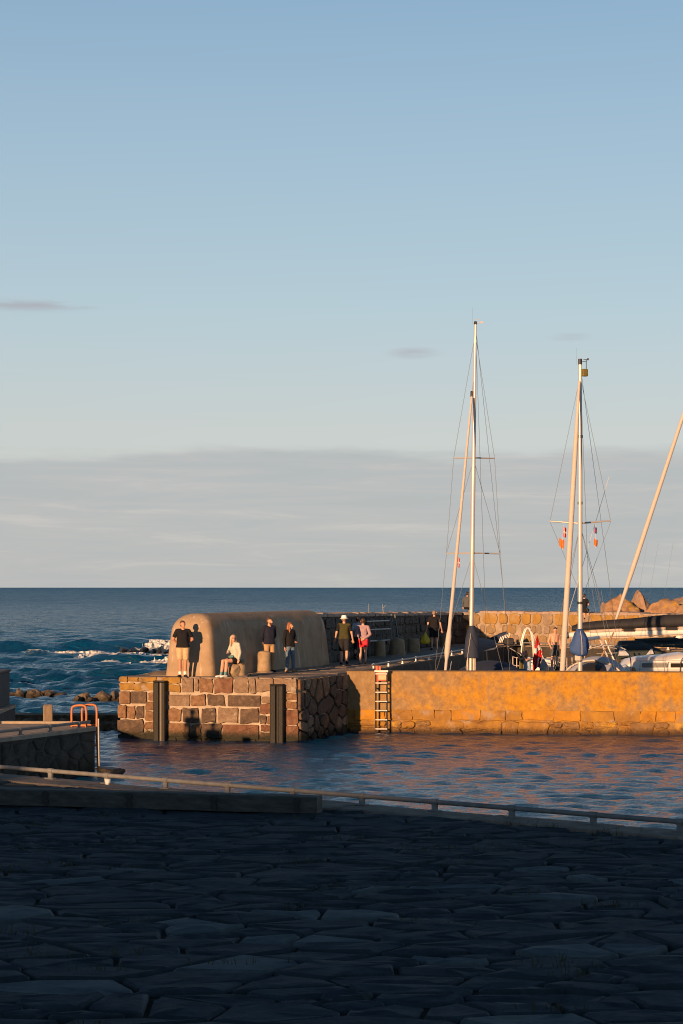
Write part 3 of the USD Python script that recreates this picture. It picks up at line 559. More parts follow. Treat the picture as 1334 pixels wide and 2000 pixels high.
for pol in aniso_cells(reg, 46, 1.15, 0.05, 0.04):
    part(pier, 'stone', pillow(pol, rnd.uniform(0.03, 0.07), PB, uS, UP, nS, 0.03, 0.04, 0.015), STONE[rnd.choice([0, 1, 1, 3])], 40)
# paving of the pier head and the walk
walk = thing('pier_walk', 'uneven flagstone walk along the top of the pier', 'pavement', (0, 72, Z0), None, 'structure')
wall_out_pts = [p[:2] for p in wall_in]
walk_poly = Polygon([PA[:2] + V(0.05, 0.02), PB[:2] + V(-0.02, 0.05), PC[:2] + V(0.0, 0.03)] + [p[:2] for p in walk_in] + [(27.5, 85.2)] + wall_out_pts[::-1][1:] + [(-4.3, 67.5), (-6.4, 67.4)])
if not walk_poly.is_valid: walk_poly = walk_poly.buffer(0)
part(walk, 'bedding', prism(walk_poly.buffer(-0.03), Z0 - 0.30, Z0 - 0.035), JOINT)
near = walk_poly.intersection(sbox(-8, 62, 5, 86))
if near.geom_type != 'Polygon': near = max(near.geoms, key=lambda g: g.area)
for pol in aniso_cells(near, 170, 1.5, 0.03, 0.03):
    part(walk, 'flagstone', pillow(pol, rnd.uniform(-0.015, 0.022), V(0, 0, Z0), V(1, 0, 0), V(0, 1, 0), UP, 0.02, 0.05, 0.012), FLAG[rnd.choice([0, 0, 1])], 40)
far = walk_poly.intersection(sbox(-8, 86, 30, 110))
if far.geom_type != 'Polygon': far = max(far.geoms, key=lambda g: g.area)
part(walk, 'flagstone_field', cat_([pillow(pol, rnd.uniform(-0.015, 0.02), V(0, 0, Z0), V(1, 0, 0), V(0, 1, 0), UP, 0.02, 0.05, 0.01) for pol in aniso_cells(far, 140, 1.4, 0.03, 0.03)]), FLAG[0], kind='stuff')
# inner quay face below the walk, in the shade
inner = thing('basin_quay_wall', 'dark shaded quay face under the walk at the boat basin', 'quay wall', (8, 92, 0))
for a, b in zip(walk_in[:-1], walk_in[1:]):
    d = b - a; L = np.linalg.norm(d); d = d / L; nn = np.cross(d, UP)
    g = np.array([[a + d * L * s + UP * z + nn * (0.05 * meshkit.fbm(np.array([[a[0] + d[0] * L * s, a[1] + d[1] * L * s, z]]) * 2.0, 3, 4)[0]) for s in np.linspace(0, 1, 20)] for z in np.linspace(-0.8, Z0 - 0.03, 10)])
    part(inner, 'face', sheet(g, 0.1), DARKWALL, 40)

# ------------------------------------------------------------------ the rounded concrete mound
md = V(3.82, 9.9, 0); md /= np.linalg.norm(md); mr = V(md[1], -md[0], 0)          # along, to the harbour side
M0 = V(-4.13, 64.05, 0); MW, ML, MH = 1.78, 10.6, 2.04
def mound():
    rings = []
    zs = np.concatenate([np.linspace(0, MH - 0.62, 14), MH - 0.62 + 0.62 * np.sin(np.linspace(0, np.pi / 2, 13)[1:])])
    base_pts = []
    n_end = 28
    for k, z in enumerate(zs):
        if z <= MH - 0.62: d = 0.11 * z
        else:
            q = (z - (MH - 0.62)) / 0.62; d = 0.11 * (MH - 0.62) + 0.60 * (1 - math.sqrt(max(1 - q * q, 0)))
        w = max(MW / 2 - d * 0.98, 0.015); s0, s1 = d * 0.95, ML - d * 0.6
        ring = []
        e = 0.32
        for t in np.linspace(-np.pi / 2, np.pi / 2, n_end):                       # near end, from harbour side to sea side
            c, s = math.cos(t), math.sin(t)
            off = -math.copysign(abs(s) ** e, s) * w; al = s0 + 0.66 * (1 - abs(c) ** e)
            ring.append((al, off))
        for al in np.linspace(s0 + 0.66, s1 - 0.4, 24)[1:]: ring.append((al, -w))
        for t in np.linspace(-np.pi / 2, np.pi / 2, 14): ring.append((s1 - 0.4 + 0.4 * math.cos(t), w * math.sin(t)))
        for al in np.linspace(s1 - 0.4, s0 + 0.66, 24)[1:-1]: ring.append((al, w))
        pts = np.array([M0 + md * a + mr * (o - MW / 2) + UP * (Z0 - 0.02 + z) for a, o in ring])
        nz = meshkit.fbm(pts * 1.1, 3, 9) - 0.5
        cen = np.array([M0 + md * np.clip(a, 0.8, ML - 0.6) - mr * MW / 2 for a, o in ring]); out = pts - cen; out[:, 2] = 0
        out /= np.maximum(np.linalg.norm(out, axis=1, keepdims=True), 1e-6)
        rings.append(pts + out * (nz * 0.09)[:, None] * min(1, w * 3))
    return loft(rings)
mnd = thing('concrete_mound', 'smooth rounded concrete end of the breakwater wall with sunlit tip', 'breakwater', (-4.5, 64.5, Z0))
part(mnd, 'shell', mound(), CONCRETE, 50)
# sloping foot on the sea side of the pier head
apron = [M0 - mr * (MW + 0.02) + md * 0.25, M0 - mr * (MW + 0.75) - md * 0.1, M0 - mr * (MW + 1.3) + md * 1.5, M0 - mr * MW + md * 2.5]
part(mnd, 'foot', loft([[p + UP * (Z0 - 0.05) for p in apron], [p * 0.7 + (M0 - mr * MW + md * 1.1) * 0.3 + UP * (Z0 + 0.11) for p in apron]]), EDGE, 40)

# ------------------------------------------------------------------ parapet wall that curls round the basin
def polyline(pts, step):
    P = np.array(pts); seg = np.linalg.norm(np.diff(P, axis=0), axis=1); s = np.concatenate([[0], np.cumsum(seg)])
    q = np.arange(0, s[-1], step); return np.stack([np.interp(q, s, P[:, k]) for k in range(3)], 1), q
wc = bez(wall_in, 10); wp, ws = polyline(wc, 0.25)
tg = np.gradient(wp, axis=0); tg /= np.linalg.norm(tg, axis=1, keepdims=True); wn = np.cross(tg, UP)     # towards the basin
def wall_top(i): return Z0 + 1.92 - 0.32 * np.clip((wp[i, 1] - 73) / 29, 0, 1) * (1 if ws[i] < 33 else 1) + (0.02 if wp[i, 0] > 9 else 0)
TOPZ = np.array([wall_top(i) for i in range(len(wp))])
late = ws > ws[np.argmax(wp[:, 1])]; TOPZ[late] = 3.66
bend = int(np.argmax(wp[:, 1]))
par = thing('parapet_wall', 'shaded rubble parapet with pale coping behind the walking couple', 'wall', (2.5, 86, Z0))
lit = thing('basin_wall', 'sunlit ochre block wall curling round the far side of the boat basin', 'wall', (12, 97, Z0))
def backing(i0, i1, mat, parent, th=0.9, name='mortar_core'):
    f = np.array([[wp[i] - wn[i] * (0.02 + 0.10 * z) + UP * (Z0 - 0.3 + (TOPZ[i] - Z0 + 0.3 - 0.06) * z) for i in range(i0, i1)] for z in np.linspace(0, 1, 8)])
    b = np.array([[wp[i] - wn[i] * th + UP * (Z0 - 0.3 + (TOPZ[i] - Z0 + 0.3 - 0.06) * z) for i in range(i0, i1)] for z in (1.0, 0.0)])
    g = np.concatenate([f, b]); g = g + 0.03 * (meshkit.fbm(g * 1.6, 3, 3) - 0.5)[..., None]
    m = sheet(g, 0.0)
    # end caps
    part(parent, name, m, mat, 40)
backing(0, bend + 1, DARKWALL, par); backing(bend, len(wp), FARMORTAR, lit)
def on_wall(s, z, out=0.0):
    i = np.clip(np.searchsorted(ws, s), 1, len(ws) - 1); t = (s - ws[i - 1]) / (ws[i] - ws[i - 1])
    p = wp[i - 1] * (1 - t) + wp[i] * t; n = wn[i - 1] * (1 - t) + wn[i] * t; return p + n * out + UP * z, n / np.linalg.norm(n), TOPZ[i]
def wall_stone(parent, s0, s1, z0, z1, mat, h=0.06, name='stone', corner=0.08, jit=0.02):
    p, n, _ = on_wall((s0 + s1) / 2, 0); u = np.cross(UP, n)
    w = (s1 - s0) / 2
    pol = rough_rect(-w, w, z0, z1, j=0.035, corner=corner)
    up = UP - n * 0.10 / 2.0
    part(parent, name, pillow(affinity.translate(pol, 0, -Z0 + 0.3), h, p - n * 0.02 + UP * (Z0 - 0.3), u, up, n, 0.03, 0.08, jit), mat, 40)
sb = ws[bend]; s = 0.4
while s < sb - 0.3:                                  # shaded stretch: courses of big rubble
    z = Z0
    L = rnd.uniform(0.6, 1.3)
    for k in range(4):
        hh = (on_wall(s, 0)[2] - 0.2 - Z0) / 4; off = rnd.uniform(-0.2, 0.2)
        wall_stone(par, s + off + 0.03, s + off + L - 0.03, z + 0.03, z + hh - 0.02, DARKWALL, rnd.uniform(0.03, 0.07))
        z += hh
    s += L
s = 0.1
while s < ws[-1] - 1.2:                              # coping of both stretches
    L = rnd.uniform(0.55, 1.1); p, n, tz = on_wall(s + L / 2, 0); u = np.cross(UP, n)
    pol = rough_rect(-L / 2 + 0.015, L / 2 - 0.015, -0.05, 0.95, j=0.03, corner=0.06)
    part(par if s < sb else lit, 'coping_stone', pillow(pol, rnd.uniform(-0.02, 0.05), p + UP * (tz - 0.02) - n * 0.10, u, -n, UP, 0.04, 0.12, 0.015), COPING, 40)
    s += L
s = sb - 0.4; k = 0
while s < ws[-1] - 1.6:                              # sunlit stretch: a course of square blocks on rougher ones
    L = rnd.uniform(0.62, 0.98); tz = on_wall(s, 0)[2]
    wall_stone(lit, s + 0.05, s + L - 0.05, tz - 0.66, tz - 0.10, FARSTONE[rnd.choice([0, 0, 1, 2])], rnd.uniform(0.07, 0.10), corner=0.12)
    z = Z0
    for hh in (0.5, 0.5):
        o = rnd.uniform(-0.3, 0.3); m = rnd.uniform(0.35, 0.65)
        wall_stone(lit, s + o + 0.03, s + o + L * m - 0.03, z + 0.03, z + hh - 0.04, FARSTONE[rnd.choice([0, 1, 1, 2])], rnd.uniform(0.05, 0.08))
        wall_stone(lit, s + o + L * m + 0.03, s + o + L - 0.03, z + 0.02, z + hh - 0.03, FARSTONE[rnd.choice([0, 1, 1, 2])], rnd.uniform(0.05, 0.08))
        z += hh
    s += L

# ------------------------------------------------------------------ the long ochre wall in front of the boats
YW0, YW1, YWT = V(0.18, 66.8, 0), V(25.0, 64.3, 0), 2.07
uY, nY, LY = frame_of(YW0, YW1)
yw = thing('ochre_harbour_wall', 'long low harbour wall of concrete covered in orange lichen above old stones', 'wall', (6, 66, 0))
gr = np.array([[YW0 + uY * x + UP * z + nY * (0.05 * (meshkit.fbm(np.array([[x * 0.7, z * 0.9, 1.0]]), 3, 2)[0] - 0.5) + 0.02 * (meshkit.noise(np.array([[x * 4, z * 5, 2.0]]), 1)[0] - 0.5)) for x in np.linspace(0, LY, 150)] for z in np.linspace(0.78, YWT - 0.03, 14)])
lip = gr[-1] + UP * 0.03 - nY * 0.03
back = [lip - nY * 0.9, lip - nY * 0.93 - UP * 2.4]
part(yw, 'concrete_face', sheet(np.concatenate([gr, lip[None], np.array(back)])), YELLOW, 40)
core = np.array([YW0 - nY * 0.07, YW0 + uY * LY - nY * 0.07, YW0 + uY * LY - nY * 0.86, YW0 - nY * 0.86])
part(yw, 'mortar_core', prism([tuple(p[:2]) for p in core], -1.0, 0.9), OCHRE[1])
x = 0.25
while x < LY - 0.3:                                  # course of squared stones
    L = rnd.uniform(0.5, 1.15); h0, h1 = 0.42 + rnd.uniform(-0.04, 0.05), 0.80 + rnd.uniform(-0.03, 0.03)
    part(yw, 'stone', pillow(rough_rect(x + 0.004, x + L - 0.004, h0, h1, j=0.035, corner=0.03), rnd.uniform(0.0, 0.02), YW0 - nY * 0.035, uY, UP, nY, 0.012, 0.06, 0.014), OCHRE[rnd.choice([0, 0, 1])], 40)
    x += L
x = 0.05
while x < LY - 0.3:                                  # rough foot: uneven long stones, some split in two
    L = rnd.uniform(0.4, 1.3); m_ = rnd.uniform(0.12, 0.28) if rnd.random() < 0.6 else None
    for a_, b_ in ([(-0.5, 0.42)] if m_ is None else [(-0.5, m_), (m_ + 0.01, 0.42)]):
        part(yw, 'stone', pillow(rough_rect(x + 0.004, x + L - 0.004, a_, b_ + rnd.uniform(-0.03, 0.02), j=0.05, corner=0.06), rnd.uniform(0.0, 0.07), YW0 - nY * 0.045, uY, UP, nY, 0.03, 0.06, 0.03), OCHRE[rnd.choice([1, 1, 2])], 40)
    x += L

# ------------------------------------------------------------------ left dock, shed and low breakwater
DZ = 1.25
dc = [V(-6.40, 51.8, 0), V(-8.2, 47.9, 0), V(-12.5, 38.6, 0), V(-30, 38.6, 0), V(-30, 61.9, 0), V(-10.1, 61.8, 0), V(-10.0, 53.15, 0), V(-6.75, 53.1, 0)]
dock = thing('concrete_dock', 'low stone dock with a sunlit concrete deck and shaded side', 'dock', (-10, 50, 0))
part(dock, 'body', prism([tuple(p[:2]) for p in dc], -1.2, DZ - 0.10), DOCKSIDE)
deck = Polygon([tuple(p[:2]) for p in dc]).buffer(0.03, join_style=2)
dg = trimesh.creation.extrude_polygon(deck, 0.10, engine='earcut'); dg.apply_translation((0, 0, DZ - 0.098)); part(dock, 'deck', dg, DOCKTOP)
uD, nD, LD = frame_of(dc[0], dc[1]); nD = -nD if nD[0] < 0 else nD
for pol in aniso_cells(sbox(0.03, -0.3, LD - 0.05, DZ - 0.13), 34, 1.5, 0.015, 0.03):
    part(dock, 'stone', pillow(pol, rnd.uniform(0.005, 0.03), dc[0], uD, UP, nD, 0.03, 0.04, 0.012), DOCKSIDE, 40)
uE, nE, LE = frame_of(dc[7], dc[0]); nE = -nE if nE[1] > 0 and nE[0] < 0 else nE
part(dock, 'back_kerb', prism(Polygon([(-9.9, 53.1), (-6.8, 53.0), (-6.8, 52.85), (-9.9, 52.9)]), DZ + 0.006, DZ + 0.07), DOCKTOP)
part(dock, 'foot_step', rock((-6.0, 51.4, 0.08), (1.0, 1.0, 0.55), 77, 2, 0.2), BLACKROCK, 30)
shed = thing('dark_shed', 'dark shaded end of a low harbour shed at the left edge', 'shed', (-12.75, 60.4, DZ))
part(shed, 'wall', box_at((-12.75, 60.4, DZ + 0.51), (5.0, 2.6, 1.0), 0, 0.02), plain('shed_wall', (0.025, 0.03, 0.032), 0.8, var=0.3, scale=3, bump=0.02), False)
part(shed, 'roof', box_at((-12.75, 60.4, DZ + 1.05), (5.06, 2.7, 0.08), 0, 0.02), plain('shed_roof', (0.05, 0.035, 0.03), 0.8))
lb = thing('low_breakwater', 'low weedy stone breakwater between the dock and the pier', 'breakwater', (-9.8, 69.4, 0))
part(lb, 'core', prism([(-16, 69.1), (-7.0, 69.0), (-7.0, 70.2), (-16, 70.3)], -0.8, 0.45), WEED)
for k in range(22):
    part(lb, 'stone', rock((-15.6 + 0.4 * k + rnd.uniform(-0.1, 0.1), 69.1 + rnd.uniform(-0.15, 0.1), rnd.uniform(0.08, 0.24)), (rnd.uniform(0.5, 0.9), 0.6, rnd.uniform(0.3, 0.52)), 200 + k, 2), WEED if k % 3 else SEAROCK, 35)
for k in range(5):
    part(lb, 'stone', rock((-8.1 + 0.2 * k, 68.4 - 0.2 * k + rnd.uniform(-0.2, 0.2), 0.1), (0.6, 0.6, 0.5), 240 + k, 2), WEED, 35)

# ------------------------------------------------------------------ foreground quay
QUAYEDGE = mottled('quay_edge_stone', [(0.3, (0.14, 0.12, 0.10)), (0.55, (0.24, 0.2, 0.165)), (0.75, (0.36, 0.3, 0.24))], 4.0, bump=0.03)
Q0, Q1 = V(-5.24, 30.7, 0), V(4.02, 23.5, 0); qd = (Q1 - Q0) / np.linalg.norm(Q1 - Q0); qn = V(-qd[1], qd[0], 0)    # along the edge, towards the water
qz = lambda p: p
QA, QB = Q0 - qd * 12, Q1 + qd * 14
quay = thing('quay_pavement', 'rough dark stone pavement of the shaded quay in the foreground', 'pavement', (0, 20, Z0), None, 'structure')
ground_poly = Polygon([tuple(QA[:2]), tuple(QB[:2]), (40, -80), (-80, -80), (-80, 41)])
part(quay, 'bed', prism(ground_poly, -1.5, Z0 - 0.045), JOINT)
edge_poly = Polygon([tuple((QA + qn * 0.02)[:2]), tuple((QB + qn * 0.02)[:2]), tuple((QB - qn * 0.55)[:2]), tuple((QA - qn * 0.55)[:2])])
t = 0.0; LQ = np.linalg.norm(QB - QA)
while t < LQ:
    L = rnd.uniform(1.2, 2.2); u0, u1 = t + 0.012, min(t + L, LQ)
    part(quay, 'edge_stone', pillow(rough_rect(u0, u1, -0.62 + rnd.uniform(-0.06, 0.06), 0.02, j=0.012, corner=0.03), rnd.uniform(-0.004, 0.012), QA + UP * Z0, qd, qn, UP, 0.02, 0.5, 0.006), QUAYEDGE, 40)
    t += L
inside = Polygon([tuple((QA - qn * 0.64)[:2]), tuple((QB - qn * 0.64)[:2]), (16, 10.5), (-16, 10.5), (-16, 36)])
view = inside.intersection(Polygon([(-2.6, 11.0), (2.6, 11.0), (7.2, 32), (-7.2, 32)]))
cl = aniso_cells(view, 820, 1.8, 0.035, 0.03, relax=1)
cl.sort(key=lambda g: g.centroid.y - 2.2 * math.sqrt(g.area))
rest = []
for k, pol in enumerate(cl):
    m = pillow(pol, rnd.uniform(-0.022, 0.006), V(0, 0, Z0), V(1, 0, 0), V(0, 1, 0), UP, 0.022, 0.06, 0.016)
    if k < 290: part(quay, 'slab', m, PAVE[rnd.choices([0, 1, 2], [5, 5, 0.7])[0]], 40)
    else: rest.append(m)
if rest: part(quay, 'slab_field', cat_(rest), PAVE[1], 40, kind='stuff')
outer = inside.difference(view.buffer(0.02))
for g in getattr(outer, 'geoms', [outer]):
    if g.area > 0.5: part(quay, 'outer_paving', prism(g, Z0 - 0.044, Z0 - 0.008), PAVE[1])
# tufts in the joints
tg_ = []
for _ in range(70):
    c = rng.uniform([-5, 13], [5, 25.5]); 
    if not view.contains(Polygon([c, c + [0.01, 0], c + [0, 0.01]])): continue
    for _b in range(14):
        a = rng.uniform(0, 6.28); b = c + rng.normal(0, 0.07, 2) * [2.2, 0.6]; h = rng.uniform(0.03, 0.09); w = 0.006; le = rng.normal(0, 0.03, 2)
        p0, p1, p2 = V(b[0] - w, b[1], Z0 - 0.03), V(b[0] + w, b[1], Z0 - 0.03), V(b[0] + le[0], b[1] + le[1], Z0 + h)
        tg_.append(trimesh.Trimesh([p0, p1, p2], [[0, 1, 2]], process=False))
single('joint_weeds', cat_(tg_), GRASS, 'dry weed tufts in the joints of the shaded quay paving', 'weeds', kind='stuff')
# the houses behind the camera that shade the quay
HDIR = V(9, -2.65, 0) / np.linalg.norm(V(9, -2.65, 0)); HN = V(-HDIR[1], HDIR[0], 0)
def house(k, s0, s1, eave, ridge, col, label):
    base = V(-27.8, -17.25, 0) + HDIR * ((s0 + s1) / 2); ridge = 7.7
    t_ = thing('quayside_house', label, 'house', (base[0], base[1], Z0), None)
    ang = math.atan2(HDIR[1], HDIR[0]); L = s1 - s0
    wm = plain(f'house_wall_{"abcdefgh"[k]}', col, 0.85, bump=0.02)
    part(t_, 'wall', box_at((base[0], base[1], Z0 + eave / 2), (L, 7.0, eave), ang), wm)
    prof = [(-3.9, eave - 0.1), (3.9, eave - 0.1), (0, ridge)]
    rf = np.array([[base + HDIR * x + HN * y + UP * (Z0 + z) for (y, z) in prof] for x in (-L / 2 - 0.2, L / 2 + 0.2)])
    part(t_, 'roof', loft(rf), HOUSEROOF)
    for i in range(int(L // 2.6)):
        for fl in range(2):
            x = -L / 2 + 1.3 + 2.6 * i; c = base + HDIR * x + HN * 3.5 + UP * (Z0 + 1.5 + 2.7 * fl)
            if fl == 0 and i == 1:
                part(t_, 'door', box_at(c + UP * (-0.45), (1.0, 0.12, 2.1), ang), HOUSEDOOR); continue
            if 1.5 + 2.7 * fl + 0.7 > eave: continue
            w_ = part(t_, 'window', box_at(c, (1.1, 0.10, 1.3), ang), WHITE); part(w_, 'pane', box_at(c + HN * 0.05, (0.92, 0.03, 1.1), ang), DARKGLASS)
    part(t_, 'chimney', box_at(base + HDIR * (L * 0.3) + UP * (Z0 + ridge - 0.25), (0.6, 0.6, 1.2), ang), wm)
HOUSEROOF = plain('clay_roof', (0.20, 0.075, 0.045), 0.8, bump=0.02); HOUSEDOOR = plain('painted_door', (0.05, 0.09, 0.07), 0.5)
ss = -30.0
for k, (L, e, r_, c, lab) in enumerate([(11, 5.2, 7.6, (0.35, 0.28, 0.2), 'long tan rendered house at the end of the row behind the quay'), (9, 5.6, 7.9, (0.45, 0.4, 0.33), 'pale rendered house second in the row behind the quay'),
        (12, 5.0, 7.5, (0.3, 0.1, 0.06), 'brick red house in the row behind the quay'), (10, 5.7, 7.9, (0.4, 0.3, 0.12), 'ochre house in the row behind the quay'), (12, 5.3, 7.7, (0.3, 0.3, 0.3), 'grey house in the row behind the quay'), (14, 5.4, 7.8, (0.4, 0.36, 0.3), 'cream house at the far end of the row behind the quay')]):
    house(k, ss, ss + L, e, r_, c, lab); ss += L + 0.02

# ------------------------------------------------------------------ rocks and surf
def rock_cluster(px0, px1, pyb, hpx, seed, mat, label, group=None, n=9, name='shore_rock', depth=1.2):
    Y = CZ * F / (pyb - 1147.0); x0, x1 = PX(px0, Y), PX(px1, Y); H = hpx / F * Y; r = random.Random(seed)
    t_ = thing(name, label, 'rocks', ((x0 + x1) / 2, Y + depth / 2, 0), group)
    for k in range(n):
        f = (k + 0.5) / n; x = x0 + (x1 - x0) * f + r.uniform(-0.1, 0.1); w = (x1 - x0) / n * r.uniform(1.6, 3.2); h = H * r.uniform(0.5, 1.0) * (0.6 + 0.5 * math.sin(math.pi * (0.12 + 0.76 * f)))
        part(t_, 'stone', rock((x, Y + depth * r.uniform(0.1, 0.9), h * 0.18), (w, depth * r.uniform(0.6, 1.1), h * 1.7), seed * 31 + k, 3, 0.7), mat, 35)
    return t_
rock_cluster(18, 116, 1362, 17, 3, SEAROCK, 'rounded tan rocks awash in the sea beside the dark shed', n=7)
rock_cluster(146, 250, 1371, 20, 4, SEAROCK, 'flat dark rocks awash just left of the pier head', n=9)
rock_cluster(228, 345, 1279, 17, 5, BLACKROCK, 'black wet rocks in the breaking surf left of the concrete mound', n=11, depth=3.0)
for k, (px, w, pyt) in enumerate([(1212, 62, 1177), (1262, 66, 1165), (1296, 86, 1164), (1330, 60, 1170), (1240, 48, 1182), (1285, 44, 1180), (1352, 70, 1172), (1190, 36, 1184), (1316, 34, 1184)]):
    Y = 103.0 - 0.02 * (px - 1200) + (k % 2) * 1.2; top = PZ(pyt, Y); ww = w / F * Y
    lab = ['long flat tan boulder at the left end of the heap behind the basin wall', 'rounded pinkish boulder on top of the heap behind the basin wall', 'biggest orange boulder with a dark cleft behind the basin wall', 'orange boulder at the right edge above the black sail cover',
           'small wedge boulder under the pinkish one behind the basin wall', 'low boulder in front of the biggest orange boulder', 'tall boulder beyond the right edge of the heap', 'small low boulder nearest the blue sail boat mast', 'small dark boulder right of the biggest orange one'][k]
    hgt = top - 1.2
    b_ = rock((PX(px, Y), Y, top - hgt / 2 + 0.05), (ww * 1.25, 2.4, hgt * 1.2), 500 + k, 4, 0.6)
    single('boulder', b_, BOULDER[k % 2 if k != 2 else 0], lab, 'boulder', 35)
def foam_patch(name, label, pts, width, amp, seed, thr=0.5, ns=110, nt=26, tall=0.5, fine=1.0):
    """ragged, lumpy sheet of white water along a crest line"""
    P = bez(pts, 10); seg = np.linalg.norm(np.diff(P[:, :2], axis=0), axis=1); s = np.concatenate([[0], np.cumsum(seg)]); q = np.linspace(0, s[-1], ns)
    C = np.stack([np.interp(q, s, P[:, k]) for k in range(3)], 1); tt = np.linspace(-1, 1, nt)
    X = np.repeat(C[:, :1], nt, 1); Y = C[:, 1:2] + tt[None] * width; W_ = np.repeat(C[:, 2:3], nt, 1); S_ = lambda a, b, c: np.stack([X * a, Y * b, np.full_like(X, c)], -1)
    n1 = meshkit.fbm(S_(1.1 * fine, 0.8 * fine, seed), 4, seed); n2 = meshkit.fbm(S_(3.2 * fine, 2.4, seed + 5.0), 4, seed + 2); n3 = meshkit.fbm(S_(14.0, 9.0, seed + 9.0), 2, seed + 4)
    fall = (1 - np.abs(tt)[None] ** 1.6) * np.minimum(1, np.minimum(q / 1.2, (s[-1] - q) / 0.8))[:, None]
    M = 0.55 * n1 + 0.25 * n2 + 0.42 * fall * W_; up = np.maximum(M - thr, 0); SZ = np.array([[sea_z(x, y) for x, y in zip(xr_, yr_)] for xr_, yr_ in zip(X, Y)])
    G = np.stack([X + 0.12 * (n2 - 0.5), Y, SZ + 0.02 + np.minimum(up * 3.0, 1) * amp * (0.45 + 0.7 * n2 + 0.35 * (n3 - 0.5)) * W_], -1)
    f = []
    for i in range(ns - 1):
        for j in range(nt - 1):
            if min(M[i, j], M[i + 1, j], M[i, j + 1], M[i + 1, j + 1]) > thr: a = i * nt + j; f += [(a, a + nt, a + nt + 1), (a, a + nt + 1, a + 1)]
    used, inv = np.unique(np.array(f), return_inverse=True); single(name, trimesh.Trimesh(G.reshape(-1, 3)[used], inv.reshape(-1, 3), process=False), FOAM, label, 'foam', True, kind='stuff')
foam_patch('surf_foam', 'white foam of the far breaker running up to the black rocks', [(-22.8, 144.0, 0.5), (-20.5, 143.8, 0.9), (-18, 143.8, 1.0), (-16.2, 145.5, 1.0), (-14, 149.0, 0.62), (-11, 151.0, 0.52), (-9, 152, 0.4)], 1.7, 0.2, 21, 0.455, 170, 34)
foam_patch('near_surf_foam', 'white foam of the small near breaker left of the concrete mound', [(-15.6, 126.2, 0.8), (-14.6, 126.2, 1.0), (-13.6, 126.4, 0.75), (-12.9, 126.4, 0.35), (-12.2, 126.4, 0.9), (-10.4, 126.6, 1.0), (-9.2, 126.8, 0.8)], 1.1, 0.24, 22, 0.47, 150, 28)
foam_patch('foam_sheet', 'thin foam drifting on the water between the two breakers', [(-18.5, 138, 0.5), (-14.5, 136, 0.6), (-11, 135, 0.6), (-8, 135, 0.5)], 7.0, 0.04, 23, 0.53, 120, 60, 0.0, 1.3)
# ------------------------------------------------------------------ small harbour furniture
def lathe_at(c, prof, n=18, squash=(1, 1), seed=None, amp=0.0):
    rings = []
    for r_, z in prof:
        th = np.arange(n) * 2 * np.pi / n
        rings.append(np.stack([c[0] + r_ * np.cos(th) * squash[0], c[1] + r_ * np.sin(th) * squash[1], np.full(n, c[2] + z)], 1))
    R = np.array(rings)
    if seed is not None:
        d = (meshkit.fbm(R * 5 + seed, 3, seed) - 0.5) * amp; o = R - np.array(c); o[..., 2] = 0; R = R + d[..., None] * o / np.maximum(np.linalg.norm(o, axis=2, keepdims=True), 1e-6)
    return loft(R)
# granite bollards: (px, foot py, px width, px height, label)
for k, (px, py, w, h, lab) in enumerate([(467.5, 1322, 27, 34, 'granite bollard that the blonde woman in a pale jacket sits by'), (516, 1314, 27, 42, 'tallest granite bollard beside the bearded man in khaki trousers'),
                              (599, 1301, 13, 34, 'slim pale bollard alone in front of the shaded concrete mound'), (742, 1282, 22, 31, 'square topped bollard under the grey railing, its corner lit by the sun'), (776, 1279, 30, 31, 'broad round topped bollard right of the grey railing'),
                              (808, 1274, 24, 27, 'shaded bollard left of the man with the yellow bag'), (870, 1264, 20, 24, 'round topped bollard right of the man with the yellow bag')]):
    p = gp(px, py, Z0 + 0.0); s = F / p[1]; r_ = w / s / 2; H = h / s
    prof = [(r_ * 1.0, -0.04), (r_ * 1.03, H * 0.15), (r_ * 0.98, H * 0.5), (r_ * 0.93, H * 0.85), (r_ * 0.88, H * 0.95), (r_ * 0.72, H), (0.01, H * (1.03 if k not in (4, 6) else 1.12))]
    b = thing('stone_bollard', lab, 'bollard', p)
    part(b, 'shaft', lathe_at(p, prof, 16, seed=k + 3, amp=0.05), BOLLARD, 50)
    if k == 2: part(b, 'cleat_bar', tube([p + UP * (H - 0.03) + V(-0.1, 0, 0), p + UP * (H - 0.03) + V(0.32, 0, 0)], 0.014), STEEL)
    if k < 2: part(b, 'foot_slab', lathe_at(p + UP * 0.0, [(r_ * 1.35, -0.04), (r_ * 1.35, 0.03), (r_ * 1.2, 0.05), (0.01, 0.05)], 10, seed=k, amp=0.12), FLAG[0], 40)
# timber fenders on the front of the pier
for k, (x0, x1, yt, lab) in enumerate([(305, 328, 1333, 'black timber fender post pair on the pier front, left one nearest the open sea'), (532, 557, 1337, 'black timber fender post pair near the right corner of the pier front')]):
    t_ = thing('fender_post', lab, 'fender', PA + uF * (x0 - 232) * SX)
    top = Z0 - (yt - 1324) * SY
    for j, (a, b_, off, mat) in enumerate([(x0, x0 + 11, 0.17, TIMBER), (x0 + 16, x1, 0.15, TIMBER)]):
        c = PA + uF * ((a + b_) / 2 - 232) * SX + nF * off
        part(t_, 'post', box_at(c + UP * (top / 2 - 0.35), ((b_ - a) * SX, 0.2, top + 0.7), math.atan2(uF[1], uF[0]), 0.02), mat)
    c = PA + uF * (x0 + 13.5 - 232) * SX + nF * 0.13
    part(t_, 'edge_board', box_at(c + UP * (top / 2 - 0.33), (5 * SX, 0.12, top + 0.62), math.atan2(uF[1], uF[0]), 0.01), TIMBER_EDGE if k == 0 else TIMBER)
    part(t_, 'cap', box_at(PA + uF * ((x0 + x1) / 2 - 232) * SX + nF * 0.16 + UP * (top + 0.02), ((x1 - x0) * SX * 1.04, 0.22, 0.05), math.atan2(uF[1], uF[0]), 0.015), TIMBER)
